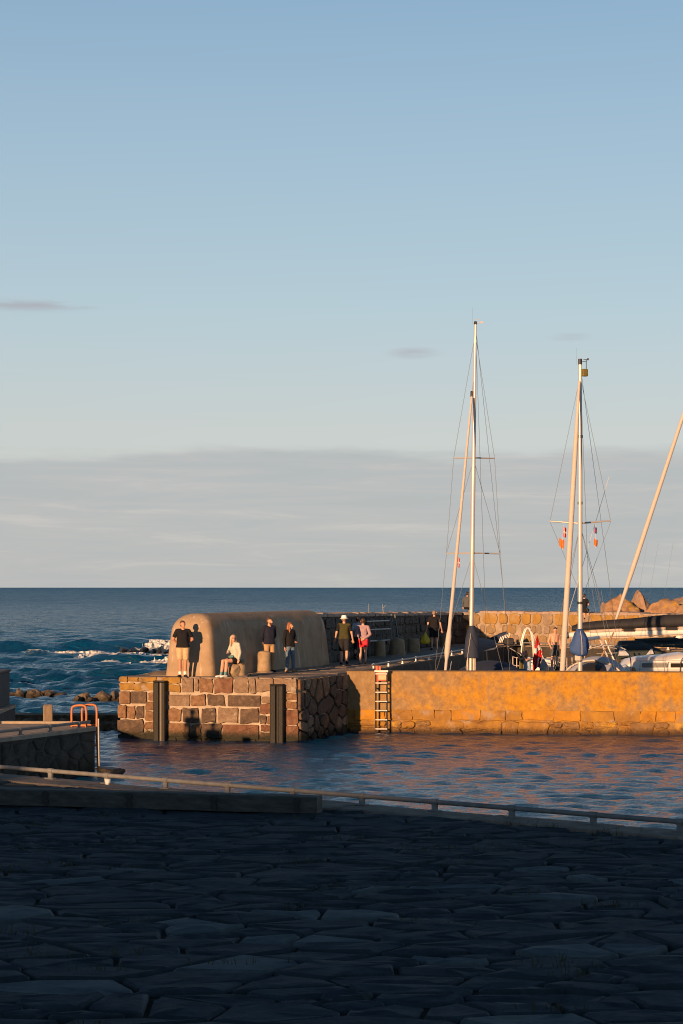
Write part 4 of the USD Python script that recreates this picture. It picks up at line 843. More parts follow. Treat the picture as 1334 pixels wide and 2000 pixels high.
# ladder with a board box on the ochre wall
lad = thing('wall_ladder', 'aluminium rescue ladder with orange top and salmon board on the ochre wall', 'ladder', (1.5, 65.95, 0))
aY = math.atan2(uY[1], uY[0])
def onY(x, z, out): return YW0 + uY * x + UP * z + nY * out
xl, xr = (735.5 - 677) / 58.9 , (757.5 - 677) / 58.9
for x in (xl, xr): part(lad, 'rail', box_at(onY(x, 0.93, 0.26), (0.055, 0.04, 2.3), aY, 0.008), TIMBER)
for j in range(7): part(lad, 'rung', box_at(onY((xl + xr) / 2, 0.16 + 0.305 * j, 0.28), (xr - xl + 0.03, 0.07, 0.045 if j < 6 else 0.05), aY, 0.012), ALU)
part(lad, 'rung', box_at(onY((xl + xr) / 2, 2.08, 0.29), (xr - xl + 0.09, 0.08, 0.075), aY, 0.01), ALU)
part(lad, 'board', box_at(onY((xl + xr) / 2 + 0.05, 1.91, 0.22), (xr - xl - 0.06, 0.03, 0.28), aY, 0.005), BOXWOOD)
for x, z0, z1 in ((xl + 0.03, 1.72, 2.26), (xl + 0.13, 2.06, 2.24)): part(lad, 'grab_post', box_at(onY(x, (z0 + z1) / 2, 0.24), (0.075, 0.05, z1 - z0), aY, 0.01), REDPAINT)
for x in (xl, xr): part(lad, 'bracket', box_at(onY(x, 1.5, 0.14), (0.04, 0.24, 0.04), aY), STEEL)
part(lad, 'crossbar', box_at(onY((xl + xr) / 2, 1.78, 0.23), (xr - xl, 0.03, 0.03), aY), REDPAINT)
# pipe railing along the inner edge of the walk
def pipe_rail(name, label, pts, hgt, r_, spacing, mats, foot=0.09, first=0.2, collar=True):
    P = np.array(pts); seg = np.linalg.norm(np.diff(P, axis=0), axis=1); s = np.concatenate([[0], np.cumsum(seg)]); t_ = thing(name, label, 'railing', P[0])
    L = s[-1]; cuts = list(np.arange(first, L, spacing)); at_ = lambda q: np.array([np.interp(q, s, P[:, k]) for k in range(3)])
    fine = np.array([at_(q) for q in np.linspace(0, L, max(int(L / 0.6), 2))])
    part(t_, 'pipe', tube(fine + UP * hgt, r_, 10), mats[0], True)
    for q in cuts:
        c = at_(q); d = at_(min(q + 0.1, L)) - at_(max(q - 0.1, 0)); a = math.atan2(d[1], d[0])
        ps = part(t_, 'post', box_at(c + UP * (hgt / 2 - 0.02), (0.075, 0.055, hgt), a, 0.01), mats[1])
        part(ps, 'foot_plate', box_at(c + UP * 0.012, (foot * 1.9, foot, 0.02), a, 0.004), mats[1])
        if collar: part(ps, 'collar', tube([c + UP * hgt - d / np.linalg.norm(d) * 0.05, c + UP * hgt + d / np.linalg.norm(d) * 0.05], r_ * 1.25, 10), mats[0])
    return t_
wi = bez(walk_in[:5], 8) - V(0, 0, 0); wi = wi + UP * (Z0 + 0.0); wi[:, 0] -= 0.12
pipe_rail('walk_rail', 'low pipe rail along the basin edge of the walk running back to the bend', wi, 0.15, 0.035, 2.4, (STEEL, WHITE))
wi2 = bez(walk_in[4:8], 8) + UP * Z0 + V(0.05, 0.14, 0)
pipe_rail('walk_rail', 'far pipe rail on the quay edge below the sunlit basin wall', wi2, 0.15, 0.035, 2.2, (STEEL, WHITE))
for k, (px, pyt, lab) in enumerate([(828, 1284, 'pale mooring ladder on the dark basin quay, nearest the shore end'), (857, 1284, 'pale mooring ladder on the dark basin quay beside the first mast')]):
    Y = 80.6 + k * 3.0; c = at(px, pyt, Y); t_ = thing('basin_ladder', lab, 'ladder', (c[0], c[1], 0.3))
    for dx in (-0.09, 0.09):
        part(t_, 'rail', tube(bez([c + V(dx, 0.2, 0.02), c + V(dx, 0.02, 0.03), c + V(dx * 1.4, -0.02, -0.2), c + V(dx * 2.2, -0.04, -1.9)], 5), 0.022, 8), OFFWHITE, True)
    for j in range(5): part(t_, 'rung', tube([c + V(-0.12, -0.03, -0.35 - 0.3 * j), c + V(0.12, -0.03, -0.35 - 0.3 * j)], 0.014, 6), OFFWHITE)
# grey railing frame and ladder against the parapet
t_ = thing('grey_railing', 'grey barred railing panel standing against the shaded parapet', 'railing', gp(742, 1287, Z0))
R_ = lambda px, py: at(px, py, 81.2 + (px - 716) * 0.085)
YG = lambda px: 1147 + (CZ - Z0) * F / (81.2 + (px - 716) * 0.085)
part(t_, 'top_bar', tube([R_(716, 1214), R_(760, 1212)], 0.028), STEEL, True); part(t_, 'middle_bar', tube([R_(722, 1230), R_(763, 1228)], 0.028), STEEL, True); part(t_, 'bottom_bar', tube([R_(722, 1252.5), R_(763, 1250)], 0.035), STEEL, True)
for px in np.linspace(724, 761, 10): part(t_, 'bar', tube([R_(px, 1229.5), R_(px, 1251)], 0.014, 6), RAILPAINT)
for px in (722, 763): part(t_, 'leg', tube([R_(px, 1213), R_(px, YG(px))], 0.026, 7), RAILPAINT)
t_ = thing('leaning_ladder', 'dark ladder leaning on the shaded parapet right of the grey railing', 'ladder', R_(772, 1250))
for dx in (0, 7): part(t_, 'rail', tube([at(764 + dx, 1200, 86.8), at(775 + dx, 1276, 85.6)], 0.025, 6), RAILPAINT)
for j in range(7): f = j / 7 + 0.07; part(t_, 'rung', tube([at(764 + 11 * f, 1200 + 76 * f, 86.8 - 1.2 * f), at(771 + 11 * f, 1200 + 76 * f, 86.8 - 1.2 * f)], 0.016, 6), RAILPAINT)
for k, (px, py0, py1, lab) in enumerate([(720, 1179, 1197, 'thin dark rod standing on the parapet above the grey railing'), (749, 1180, 1196, 'thin forked rod standing on the parapet right of the grey railing')]):
    YK = 83.0 + 2.2 * k; c = at(px, py1 + 2, YK); tip = at(px - (2 if k else 0), py0, YK)
    g = [tube([c, tip], 0.016, 6)] + ([tube([at(px - 1, 1188, YK), at(px + 4, 1182, YK)], 0.012, 6)] if k else [])
    single('rod', cat_(g), RAILPAINT if k == 0 else STEEL, lab, 'rod')
# ------------------------------------------------------------------ left dock furniture
pw = gp(93.5, 1412, DZ); s = F / pw[1]
post = thing('wooden_post', 'short square weathered wooden mooring post on the dock', 'post', pw)
part(post, 'shaft', box_at(pw + UP * 0.2, (0.25, 0.22, 0.54), 0.2, 0.025), POSTWOOD); part(post, 'top', box_at(pw + UP * 0.475, (0.22, 0.19, 0.03), 0.2, 0.012), POSTWOOD)
er = [dc[0] + V(-0.12, -0.1, DZ), dc[1] + V(-0.12, 0.05, DZ), dc[2] + V(-0.1, 0.1, DZ)]
pipe_rail('dock_rail', 'low grey pipe rail along the shaded edge of the left dock', er, 0.14, 0.038, 1.3, (RAILPAINT, RAILPAINT), first=0.5)
ol = thing('orange_ladder', 'faded orange swimming ladder with arched handrails at the dock corner', 'ladder', dc[0] + V(0, 0, DZ))
C0 = dc[0] + V(0.04, -0.05, 0)
RL, RR = V(-0.24, -0.12, 0), V(0.0, 0.12, 0)
for j, dxy in enumerate((RL, RR)):
    a = C0 + dxy; inn = V(-0.39, 0.10, 0)
    part(ol, 'handrail', tube(bez([a + inn + UP * DZ, a + inn + UP * (DZ + 0.42), a + inn * 0.84 + UP * (DZ + 0.54), a + inn * 0.18 + UP * (DZ + 0.56), a + UP * (DZ + 0.42), a + UP * (DZ - 0.1), a + V(0.03, -0.03, 0) + UP * 0.55, a + V(0.06, -0.05, -0.4)], 6), 0.03, 9), ORANGEPAINT, True)
for j in range(4):
    z = DZ - 0.16 - 0.31 * j; part(ol, 'rung', tube([C0 + RL + V(0.02 * j, 0, z), C0 + RR + V(0.02 * j, 0, z)], 0.02, 8), ORANGEPAINT, True)
part(ol, 'crossbar', tube([C0 + RL + V(-0.4, 0.1, DZ + 0.04), C0 + RL + V(0.02, 0, DZ + 0.04)], 0.022, 8), ORANGEPAINT, True)
part(ol, 'crossbar', tube([C0 + RR + V(-0.4, 0.1, DZ + 0.04), C0 + RR + V(0.02, 0, DZ + 0.04)], 0.022, 8), ORANGEPAINT, True)
pp = C0 + V(0.09, -0.1, 0)
single('steel_pole', tube(bez([pp + V(-0.02, 0, DZ + 0.22), pp + V(0, 0, 0.5), pp + V(0.02, 0, 0.1), pp + V(0.14, -0.05, -0.2)], 6), 0.024, 8), STEEL, 'thin bent steel pole standing in the water beside the orange ladder', 'pole', True)
# ------------------------------------------------------------------ foreground quay furniture
pq = [Q0 - qd * 6 + UP * Z0 - qn * 0.13, Q1 + qd * 4 + UP * Z0 - qn * 0.13]
pipe_rail('quay_rail', 'long low pipe rail along the edge of the foreground quay', pq, 0.125, 0.032, 1.17, (RAILPAINT, RAILPAINT), first=0.06 + (6 % 1.17))
b0, b1 = gp(-60, 1571, Z0), gp(619, 1590, Z0)
beam = thing('timber_beam', 'long weathered timber baulk lying on the shaded quay', 'beam', (b0 + b1) / 2)
bd = (b1 - b0) / np.linalg.norm(b1 - b0); bn = V(-bd[1], bd[0], 0)
gx = np.linspace(0, np.linalg.norm(b1 - b0), 60)
rings = []
for q in gx:
    c = b0 + bd * q; nz = (meshkit.fbm(np.array([[q * 1.7, k, 0.3] for k in range(8)]), 3, 5) - 0.5) * 0.025
    pr = [(0, 0.012), (0.012, 0), (0.26, 0), (0.272, 0.012), (0.272, 0.20), (0.258, 0.215), (0.014, 0.215), (0, 0.2)]
    rings.append([c + bn * (y + nz[k]) + UP * (z + (nz[k] if z > 0.1 else 0)) for k, (y, z) in enumerate(pr)])
part(beam, 'baulk', loft(rings), BEAM, 30)
for px in (72, 251, 430, 601):
    q = gp(px, 1580, Z0); u = np.dot(q - b0, bd); c = b0 + bd * u
    for z, r_ in ((0.16, 0.05), (0.065, 0.045)):
        part(beam, 'bolt', tube([c + UP * z + bn * 0.02, c + UP * z - bn * 0.022], r_, 10), RUBBER, 40)
    part(beam, 'strap', box_at(c + UP * 0.11 - bn * 0.006, (0.035, 0.02, 0.14), math.atan2(bd[1], bd[0]), 0.004), RUBBER)
cp = gp(210.5, 1532, Z0)
cup = thing('paper_cup', 'small white paper cup standing under the quay rail', 'cup', cp)
part(cup, 'body', lathe_at(cp, [(0.034, 0), (0.046, 0.075), (0.043, 0.075), (0.031, 0.006), (0.001, 0.006)], 20), PAPER, 40); part(cup, 'rim', lathe_at(cp + UP * 0.072, [(0.046, 0), (0.05, 0.003), (0.05, 0.007), (0.045, 0.008)], 20), PAPER, 40)

# ------------------------------------------------------------------ people
ICO = trimesh.creation.icosphere(subdivisions=1).vertices
ICO2 = trimesh.creation.icosphere(subdivisions=2).vertices
def ball(c, r): return np.asarray(c) + ICO2 * np.asarray(r)
def hull(*cr): return m3.Manifold.hull_points(np.vstack([np.asarray(c) + ICO * np.asarray(r) for c, r in cr]))
def to_tm(man, ref=0.035, smooth=6, wr=0.0, seed=0):
    man = man.refine_to_length(ref); m = man.to_mesh(); t = trimesh.Trimesh(m.vert_properties[:, :3], m.tri_verts, process=True)
    if smooth: trimesh.smoothing.filter_taubin(t, iterations=smooth)
    if wr:
        v = np.array(t.vertices); v += t.vertex_normals * ((meshkit.fbm(v * [9, 9, 5] + seed, 3, seed) - 0.5) * wr)[:, None]; t = trimesh.Trimesh(v, t.faces, process=False)
    return t
def union(ms): return m3.Manifold.batch_boolean(ms, m3.OpType.Add)
def unit(v): return v / max(np.linalg.norm(v), 1e-9)
BASE = dict(hipL=(0.09, 0, 0.93), hipR=(-0.09, 0, 0.93), kneeL=(0.10, -0.015, 0.49), kneeR=(-0.10, -0.015, 0.49), ankL=(0.105, 0.02, 0.08), ankR=(-0.105, 0.02, 0.08),
            waist=(0, 0.0, 1.09), chest=(0, 0.0, 1.30), neck=(0, 0.01, 1.49), head=(0, -0.02, 1.635), shL=(0.18, 0.01, 1.43), shR=(-0.18, 0.01, 1.43),
            elL=(0.24, 0.03, 1.14), elR=(-0.24, 0.03, 1.14), wrL=(0.25, -0.05, 0.90), wrR=(-0.25, -0.05, 0.90), toeL=(0.13, -0.16, 0.035), toeR=(-0.13, -0.16, 0.035))
def person(label, pos, rot, J=None, H=1.75, top='tee', topmat='black', bottom='shorts', botmat='khaki', shoes='black', hair=('brown', 'short'), skin=None, face=0.0, girth=1.0, hat=None, extra=None, sleeve=None, socks=None, hem=0.0, shortlen=0.86, glasses=False, group=None, fem=False):
    """pos: the ground point between the feet; rot: degrees the figure is turned about z from facing the camera; face: extra turn of the head"""
    skin = skin or SKIN; s = H / 1.75; j = {k: V(*v) for k, v in BASE.items()}
    for k, v in (J or {}).items(): j[k] = V(*v)
    a = math.radians(rot); Rm = np.array([[math.cos(a), -math.sin(a), 0], [math.sin(a), math.cos(a), 0], [0, 0, 1]])
    pos = np.array(pos, float); W = lambda m: trimesh.Trimesh(np.asarray(m.vertices) * s @ Rm.T + pos, m.faces, process=False)
    t_ = thing('person', label, 'person', pos, group); g = girth; sw = 0.92 if fem else 1.0
    hd = j['head']; fa = math.radians(face); f = V(math.sin(fa), -math.cos(fa), 0); side = V(math.cos(fa), math.sin(fa), 0)
    pelvis = (j['hipL'] + j['hipR']) / 2 + V(0, 0, 0.03)
    def hand(w, e, curl=0.5):
        d = unit(w - e); p = unit(np.cross(d, V(1, 0.2, 0.1))); q = unit(np.cross(d, p)); pc = w + d * 0.05
        ms = [hull((w, 0.026), (pc + q * 0.022 + d * 0.03, 0.014), (pc - q * 0.022 + d * 0.03, 0.014))]
        for k, o in enumerate((-0.03, -0.01, 0.01, 0.03)):
            b = pc + q * o + d * 0.03; L = (0.036, 0.042, 0.039, 0.031)[k]; m_ = b + d * L; e_ = m_ + unit(d + p * curl) * L * 0.8
            ms += [hull((b, 0.0095), (m_, 0.009)), hull((m_, 0.009), (e_, 0.0075))]
        b = pc - q * 0.028 - d * 0.01; m_ = b + unit(d - q * 0.8 + p * 0.3) * 0.035; ms += [hull((b, 0.012), (m_, 0.010)), hull((m_, 0.010), (m_ + unit(d + p * 0.4) * 0.03, 0.008))]
        return ms
    torso = [hull((j['chest'] + V(0.07, 0, 0.05), (0.095 * sw, 0.105 * g, 0.11)), (j['chest'] - V(0.07, 0, -0.05), (0.095 * sw, 0.105 * g, 0.11)), (j['waist'] + V(0.05, -0.01 * (g - 1) * 10, 0), (0.095 * g * sw, 0.10 * g, 0.09)), (j['waist'] - V(0.05, 0.01 * (g - 1) * 10, 0), (0.095 * g * sw, 0.10 * g, 0.09))),
             hull((j['waist'] + V(0.045, 0, 0), (0.095 * g, 0.095 * g, 0.08)), (j['waist'] - V(0.045, 0, 0), (0.095 * g, 0.095 * g, 0.08)), (j['hipL'] + V(-0.01, 0, 0.0), (0.095 * g, 0.11, 0.10)), (j['hipR'] + V(0.01, 0, 0.0), (0.095 * g, 0.11, 0.10))),
             hull((j['shL'], 0.058), (j['shR'], 0.058), (j['chest'] + V(0, 0, 0.1), (0.13, 0.09, 0.06)), (j['neck'] - V(0, 0, 0.03), 0.06))]
    body = torso + [hull((j['neck'] - V(0, 0, 0.05), 0.058), (hd - f * 0.0 + V(0, 0.01, -0.08), 0.05))]
    body += [hull((hd + V(0, 0, 0.035) - f * 0.012, (0.078, 0.088, 0.085)), (hd + f * 0.028 + V(0, 0, 0.0), (0.066, 0.066, 0.08)), (hd + f * 0.055 + V(0, 0, -0.085), (0.034, 0.034, 0.028)))]
    body += [hull((hd + f * 0.093 + V(0, 0, 0.015), 0.009), (hd + f * 0.112 + V(0, 0, -0.022), 0.012), (hd + f * 0.085 + V(0, 0, -0.03), 0.014))]
    for sg in (-1, 1): body.append(hull((hd + side * 0.08 * sg + V(0, 0, 0.02), (0.012, 0.018, 0.022)), (hd + side * 0.078 * sg + V(0, 0, -0.015), (0.010, 0.014, 0.014))))
    for q in 'LR':
        body += [hull((j['sh' + q], 0.055), (j['el' + q], 0.041)), hull((j['el' + q], 0.041), (j['wr' + q], 0.027))] + hand(j['wr' + q], j['el' + q])
        body += [hull((j['hip' + q], 0.092 * (0.6 + 0.4 * g)), (j['knee' + q], 0.055)), hull((j['knee' + q], 0.054), (j['knee' + q] * 0.6 + j['ank' + q] * 0.4 + V(0, 0.02, 0), 0.055), (j['ank' + q], 0.038)), hull((j['ank' + q] + V(0, 0.02, -0.02), 0.042), (j['toe' + q], (0.04, 0.05, 0.026)))]
    part(t_, 'body', W(to_tm(union(body), 0.03, 4)), skin, True)
    # clothes
    if top:
        ease = 0.016; hemz = pelvis[2] - 0.02 + hem
        tm = [hull((j['chest'] + V(0.07, 0, 0.05), (0.11 * sw, 0.12 * g, 0.12)), (j['chest'] - V(0.07, 0, -0.05), (0.11 * sw, 0.12 * g, 0.12)), (j['waist'] + V(0.05, -0.01, 0), (0.115 * g * sw, 0.12 * g, 0.1)), (j['waist'] - V(0.05, 0.01, 0), (0.115 * g * sw, 0.12 * g, 0.1))),
              hull((j['waist'] + V(0.05, -0.005, 0), (0.115 * g * sw, 0.12 * g, 0.1)), (j['waist'] - V(0.05, 0.005, 0), (0.115 * g * sw, 0.12 * g, 0.1)), (j['hipL'] + V(0.0, 0, 0.0), (0.11 * g, 0.13 * g, 0.08)), (j['hipR'], (0.11 * g, 0.13 * g, 0.08))),
              hull((j['shL'] + V(0, 0, 0.005), 0.07), (j['shR'] + V(0, 0, 0.005), 0.07), (j['chest'] + V(0, 0, 0.1), (0.14, 0.10, 0.06)), (j['neck'] - V(0, 0, 0.05), 0.075))]
        body_shirt = union(tm).trim_by_plane((0, 0, 1), hemz)
        arms = []
        for q in 'LR':
            sh, el, wr = j['sh' + q], j['el' + q], j['wr' + q]; d = unit(el - sh)
            if top == 'vest': continue
            if top in ('tee', 'polo'): arms.append(hull((sh, 0.074), (el, 0.066)).trim_by_plane(tuple(-d), float(-(sh + (el - sh) * (sleeve or 0.72)) @ d)))
            else: arms += [hull((sh, 0.072), (el, 0.058)), hull((el, 0.058), (wr * 0.95 + el * 0.05, 0.043))]
        if top == 'vestover': part(t_, 'vest', W(to_tm(body_shirt, 0.035, 5, 0.02, 3)), CLOTH[topmat], True); [part(t_, 'sleeve', W(to_tm(hull((j['sh' + q], 0.07), (j['el' + q], 0.06)).trim_by_plane(tuple(-unit(j['el' + q] - j['sh' + q])), float(-(j['sh' + q] + (j['el' + q] - j['sh' + q]) * 0.8) @ unit(j['el' + q] - j['sh' + q]))), 0.03, 4)), CLOTH['black'], True) for q in 'LR']
        else: part(t_, 'shirt' if top in ('tee', 'polo', 'vest') else 'jacket', W(to_tm(union([body_shirt] + arms), 0.035, 5, 0.022, len(label))), CLOTH[topmat], True)
    if bottom:
        bm = [hull((j['waist'] + V(0.04, 0, -0.07), (0.10 * g, 0.105 * g, 0.05)), (j['waist'] - V(0.04, 0, 0.07), (0.10 * g, 0.105 * g, 0.05)), (j['hipL'], (0.108 * g, 0.122, 0.11)), (j['hipR'], (0.108 * g, 0.122, 0.11)))]
        for q in 'LR':
            h_, k_, an = j['hip' + q], j['knee' + q], j['ank' + q]
            if bottom == 'shorts':
                d = unit(k_ - h_); bm.append(hull((h_, 0.115 * (0.6 + 0.4 * g)), (k_ + d * 0.04, 0.088)).trim_by_plane(tuple(-d), float(-(h_ + (k_ - h_) * shortlen) @ d)))
            else:
                d = unit(an - k_); bm += [hull((h_, 0.108 * (0.6 + 0.4 * g)), (k_, 0.07)), hull((k_, 0.07), (an - d * 0.02, 0.058)).trim_by_plane(tuple(-d), float(-(k_ + (an - k_) * 0.96) @ d))]
        part(t_, bottom, W(to_tm(union(bm), 0.035, 5, 0.018, 7 + len(label))), CLOTH[botmat], True)
    if shoes:
        for q in 'LR':
            an, to = j['ank' + q], j['toe' + q]; sm = hull((an + V(0, 0.03, -0.03), (0.045, 0.05, 0.05)), (to + V(0, 0, 0.0), (0.047, 0.055, 0.032))); 
            sp = part(t_, 'shoe', W(to_tm(sm.trim_by_plane((0, 0, 1), min(an[2] - 0.078, to[2] - 0.033)), 0.03, 2)), CLOTH[shoes], True)
            if socks: part(t_, 'sock', W(to_tm(hull((an + V(0, 0, -0.0), 0.044), (an * 0.8 + j['knee' + q] * 0.2, 0.05)), 0.03, 1)), CLOTH[socks], True)
    hm, style = hair; hr = [hull((hd + V(0, 0.0, 0.05) - f * 0.022, (0.086, 0.092, 0.083)), (hd - f * 0.045 + V(0, 0, -0.01), (0.076, 0.06, 0.07)))]
    hr = [union(hr) - hull((hd + f * 0.12 + V(0, 0, -0.02), (0.07, 0.07, 0.07)), (hd + f * 0.1 + V(0, 0, 0.03), (0.07, 0.07, 0.03)), (hd + f * 0.14 + V(0, 0, -0.1), (0.1, 0.1, 0.1)))]
    if style == 'long':
        hr += [hull((hd - f * 0.05 + V(0, 0, 0.0), (0.085, 0.06, 0.08)), (hd - f * 0.065 + V(0, 0, -0.2), (0.09, 0.05, 0.07)))]
        for sg in (-1, 1): hr.append(hull((hd + side * 0.07 * sg + V(0, 0, 0.03) - f * 0.01, (0.022, 0.05, 0.05)), (hd + side * 0.085 * sg + f * 0.01 + V(0, 0, -0.21), (0.024, 0.04, 0.06))))
    if style == 'bun': hr.append(hull((hd - f * 0.10 + V(0, 0, 0.04), (0.045, 0.04, 0.045)), (hd - f * 0.09 + V(0, 0, 0.02), 0.04)))
    hp = part(t_, 'hair', W(to_tm(union(hr), 0.025, 3, 0.02, 5)), HAIR[hm], True)
    if style == 'beard': part(t_, 'beard', W(to_tm(hull((hd + f * 0.075 + V(0, 0, -0.10), (0.04, 0.03, 0.03)), (hd + f * 0.05 + side * 0.045 + V(0, 0, -0.06), (0.02, 0.03, 0.035)), (hd + f * 0.05 - side * 0.045 + V(0, 0, -0.06), (0.02, 0.03, 0.035))), 0.02, 2)), HAIR[hm], True)
    if not glasses:
        for sg in (-1, 1): part(t_, 'eye', W(trimesh.Trimesh(ball(hd + f * 0.088 + side * 0.031 * sg + V(0, 0, 0.012), (0.012, 0.010, 0.007)), trimesh.creation.icosphere(subdivisions=2).faces, process=False)), HAIR['dark'], True)
    else:
        gm = union([hull((hd + f * 0.09 + side * 0.012 * sg + V(0, 0, 0.012), (0.012, 0.012, 0.016)), (hd + f * 0.085 + side * 0.05 * sg + V(0, 0, 0.014), (0.012, 0.012, 0.018))) for sg in (-1, 1)]); part(t_, 'sunglasses', W(to_tm(gm, 0.03, 0)), RUBBER, 40)
    part(t_, 'mouth', W(to_tm(hull((hd + f * 0.088 + side * 0.02 + V(0, 0, -0.058), 0.006), (hd + f * 0.088 - side * 0.02 + V(0, 0, -0.058), 0.006)), 0.03, 0)), SKINRED, True)
    if hat:
        hh = lathe_at(hd + V(0, 0, 0.03) - f * 0.01, [(0.15, 0.0), (0.155, 0.008), (0.10, 0.035), (0.098, 0.05), (0.085, 0.11), (0.05, 0.13), (0.001, 0.133)], 20); part(t_, 'sun_hat', W(hh), CLOTH[hat], 50)
    if extra: extra(t_, j, W)
    return t_
HB = dict(elL=(0.30, 0.06, 1.17), elR=(-0.30, 0.06, 1.17), wrL=(0.12, 0.16, 1.02), wrR=(-0.12, 0.16, 1.02))        # hands on the small of the back
person('man in a black T-shirt and khaki shorts standing before the concrete mound, hands behind him', gp(357, 1322.6, Z0), 4, dict(HB, ankL=(0.07, 0.02, 0.08), ankR=(-0.085, 0.02, 0.08), toeL=(0.11, -0.15, 0.035), toeR=(-0.13, -0.15, 0.035), kneeL=(0.085, -0.015, 0.49), kneeR=(-0.09, -0.015, 0.49)),
       H=1.80, top='tee', topmat='black', bottom='shorts', botmat='khaki', shoes='charcoal', socks='white', hair=('brown', 'short'), girth=1.22, face=25, skin=SKINRED, hem=-0.02, shortlen=0.9)
SIT = dict(hipL=(0.09, 0.05, 0.56), hipR=(-0.09, 0.05, 0.56), waist=(0, 0.06, 0.72), chest=(0, 0.04, 0.93), neck=(0.0, 0.02, 1.12), head=(0.0, -0.03, 1.26), shL=(0.17, 0.04, 1.06), shR=(-0.17, 0.04, 1.06),
           kneeL=(0.06, -0.36, 0.53), kneeR=(-0.13, -0.36, 0.53), ankL=(0.02, -0.38, 0.08), ankR=(-0.17, -0.40, 0.08), toeL=(0.03, -0.55, 0.035), toeR=(-0.18, -0.57, 0.035),
           elL=(0.23, 0.06, 0.82), wrL=(0.24, -0.0, 0.60), elR=(-0.22, -0.04, 0.84), wrR=(-0.08, -0.19, 0.80))
def pouch(t_, j, W): part(t_, 'belt_bag', W(to_tm(hull((V(0.06, -0.13, 0.68), (0.07, 0.05, 0.05)), (V(-0.05, -0.13, 0.66), (0.06, 0.05, 0.05))), 0.03, 1)), CLOTH['teal'], True)
sw_ = gp(458, 1323, Z0)
person('blonde woman in sunglasses and a pale jacket sitting beside a granite bollard', sw_ + V(-0.02, 0.10, 0.0), -48, SIT, H=1.72, top='long', topmat='cream', bottom='shorts', botmat='black', shoes='white', socks='teal', hair=('blonde', 'long'), face=64, glasses=True, girth=1.1, extra=pouch, shortlen=0.55, fem=True)
bs = thing('rough_stone', 'low rough stone under the seated blonde woman', 'stone', sw_ + V(0.02, 0.22, 0)); part(bs, 'block', rock(sw_ + V(0.03, 0.20, 0.20), (0.5, 0.5, 0.62), 88, 3, 0.15), BOLLARD, 40)
person('bearded man in a dark sweater and khaki trousers standing behind the tallest bollard', gp(526, 1313, Z0), 28, dict(elL=(0.23, 0.08, 1.16), elR=(-0.23, 0.08, 1.16), wrL=(0.14, 0.17, 0.98), wrR=(-0.14, 0.17, 0.98)),
       H=1.84, top='long', topmat='navy', bottom='trousers', botmat='tan', shoes='charcoal', hair=('brown', 'beard'), face=25, hem=-0.04)
person('woman in a long black jacket and blue jeans looking right on the pier', gp(566, 1313, Z0), 38, dict(elL=(0.22, -0.02, 1.15), wrL=(0.09, -0.22, 1.08), elR=(-0.23, 0.04, 1.14), wrR=(-0.25, -0.04, 0.89), kneeL=(0.12, -0.03, 0.49), ankL=(0.15, -0.02, 0.08), toeL=(0.2, -0.19, 0.035), ankR=(-0.12, 0.03, 0.08), toeR=(-0.15, -0.14, 0.035)),
       H=1.68, top='long', topmat='black', bottom='trousers', botmat='jeans', shoes='tan', hair=('red', 'long'), face=30, hem=-0.10, fem=True)
WALKL = dict(kneeL=(0.10, -0.10, 0.50), ankL=(0.10, -0.02, 0.09), kneeR=(-0.10, 0.03, 0.49), ankR=(-0.10, 0.20, 0.14), toeL=(0.12, -0.18, 0.035), toeR=(-0.12, 0.06, 0.04))
person('man in a white sun hat and olive vest walking away along the pier', gp(672, 1299, Z0), 178, dict(WALKL, elL=(0.27, 0.03, 1.16), elR=(-0.27, 0.03, 1.16), wrL=(0.32, -0.07, 0.93), wrR=(-0.31, -0.04, 0.92)), H=1.80, top='vestover', topmat='olive', bottom='shorts', botmat='charcoal', shoes='black', hair=('grey', 'short'), hat='white', girth=1.15, shortlen=0.95)
person('woman in a mauve shirt and bright red shorts walking away, hands behind her back', gp(709, 1297.5, Z0), 176, dict(WALKL, elL=(0.28, 0.06, 1.15), elR=(-0.28, 0.06, 1.15), wrL=(0.06, 0.16, 1.02), wrR=(-0.06, 0.16, 1.00)), H=1.70, top='long', topmat='mauve', bottom='shorts', botmat='red', shoes='tan', hair=('brown', 'bun'), girth=1.12, shortlen=0.62, hem=0.02, fem=True)
person('person in pale blue half hidden behind the couple walking by the parapet', gp(699, 1288, Z0), 180, WALKL, H=1.68, top='tee', topmat='lightblue', bottom='trousers', botmat='charcoal', shoes='black', hair=('dark', 'short'))
def bagfn(t_, j, W): pass
bm_ = person('man in black T-shirt and shorts walking away with a yellow bag in his left hand', gp(848, 1270, Z0), 176, dict(elL=(0.28, 0.03, 1.16), elR=(-0.28, 0.03, 1.16), wrL=(0.33, -0.03, 0.92), wrR=(-0.34, -0.03, 0.90), ankL=(0.10, 0.02, 0.08), ankR=(-0.13, 0.02, 0.08)), H=1.80, top='tee', topmat='black', bottom='shorts', botmat='charcoal', shoes='black', hair=('grey', 'short'), girth=1.2, shortlen=0.8)
yb = gp(848, 1270, Z0); hb = yb + V(-0.36, 0.0, 0.80)
bag = thing('carrier_bag', 'bulging yellow plastic carrier bag held by the man in black', 'bag', hb - UP * 0.55)
rg = []
for z, w, d in ((0.02, 0.02, 0.015), (-0.06, 0.05, 0.03), (-0.16, 0.13, 0.07), (-0.30, 0.2, 0.11), (-0.42, 0.22, 0.12), (-0.50, 0.16, 0.1), (-0.52, 0.02, 0.02)):
    th = np.linspace(0, 2 * np.pi, 15)[:-1]; rr = 1 + 0.16 * np.sin(th * 5 + z * 9); rg.append(np.stack([hb[0] - 0.04 + (0.14 if z < -0.2 else 0.0) * 0 + w * rr * np.cos(th) - 0.0, hb[1] + d * rr * np.sin(th), np.full(14, hb[2] + z)], 1))
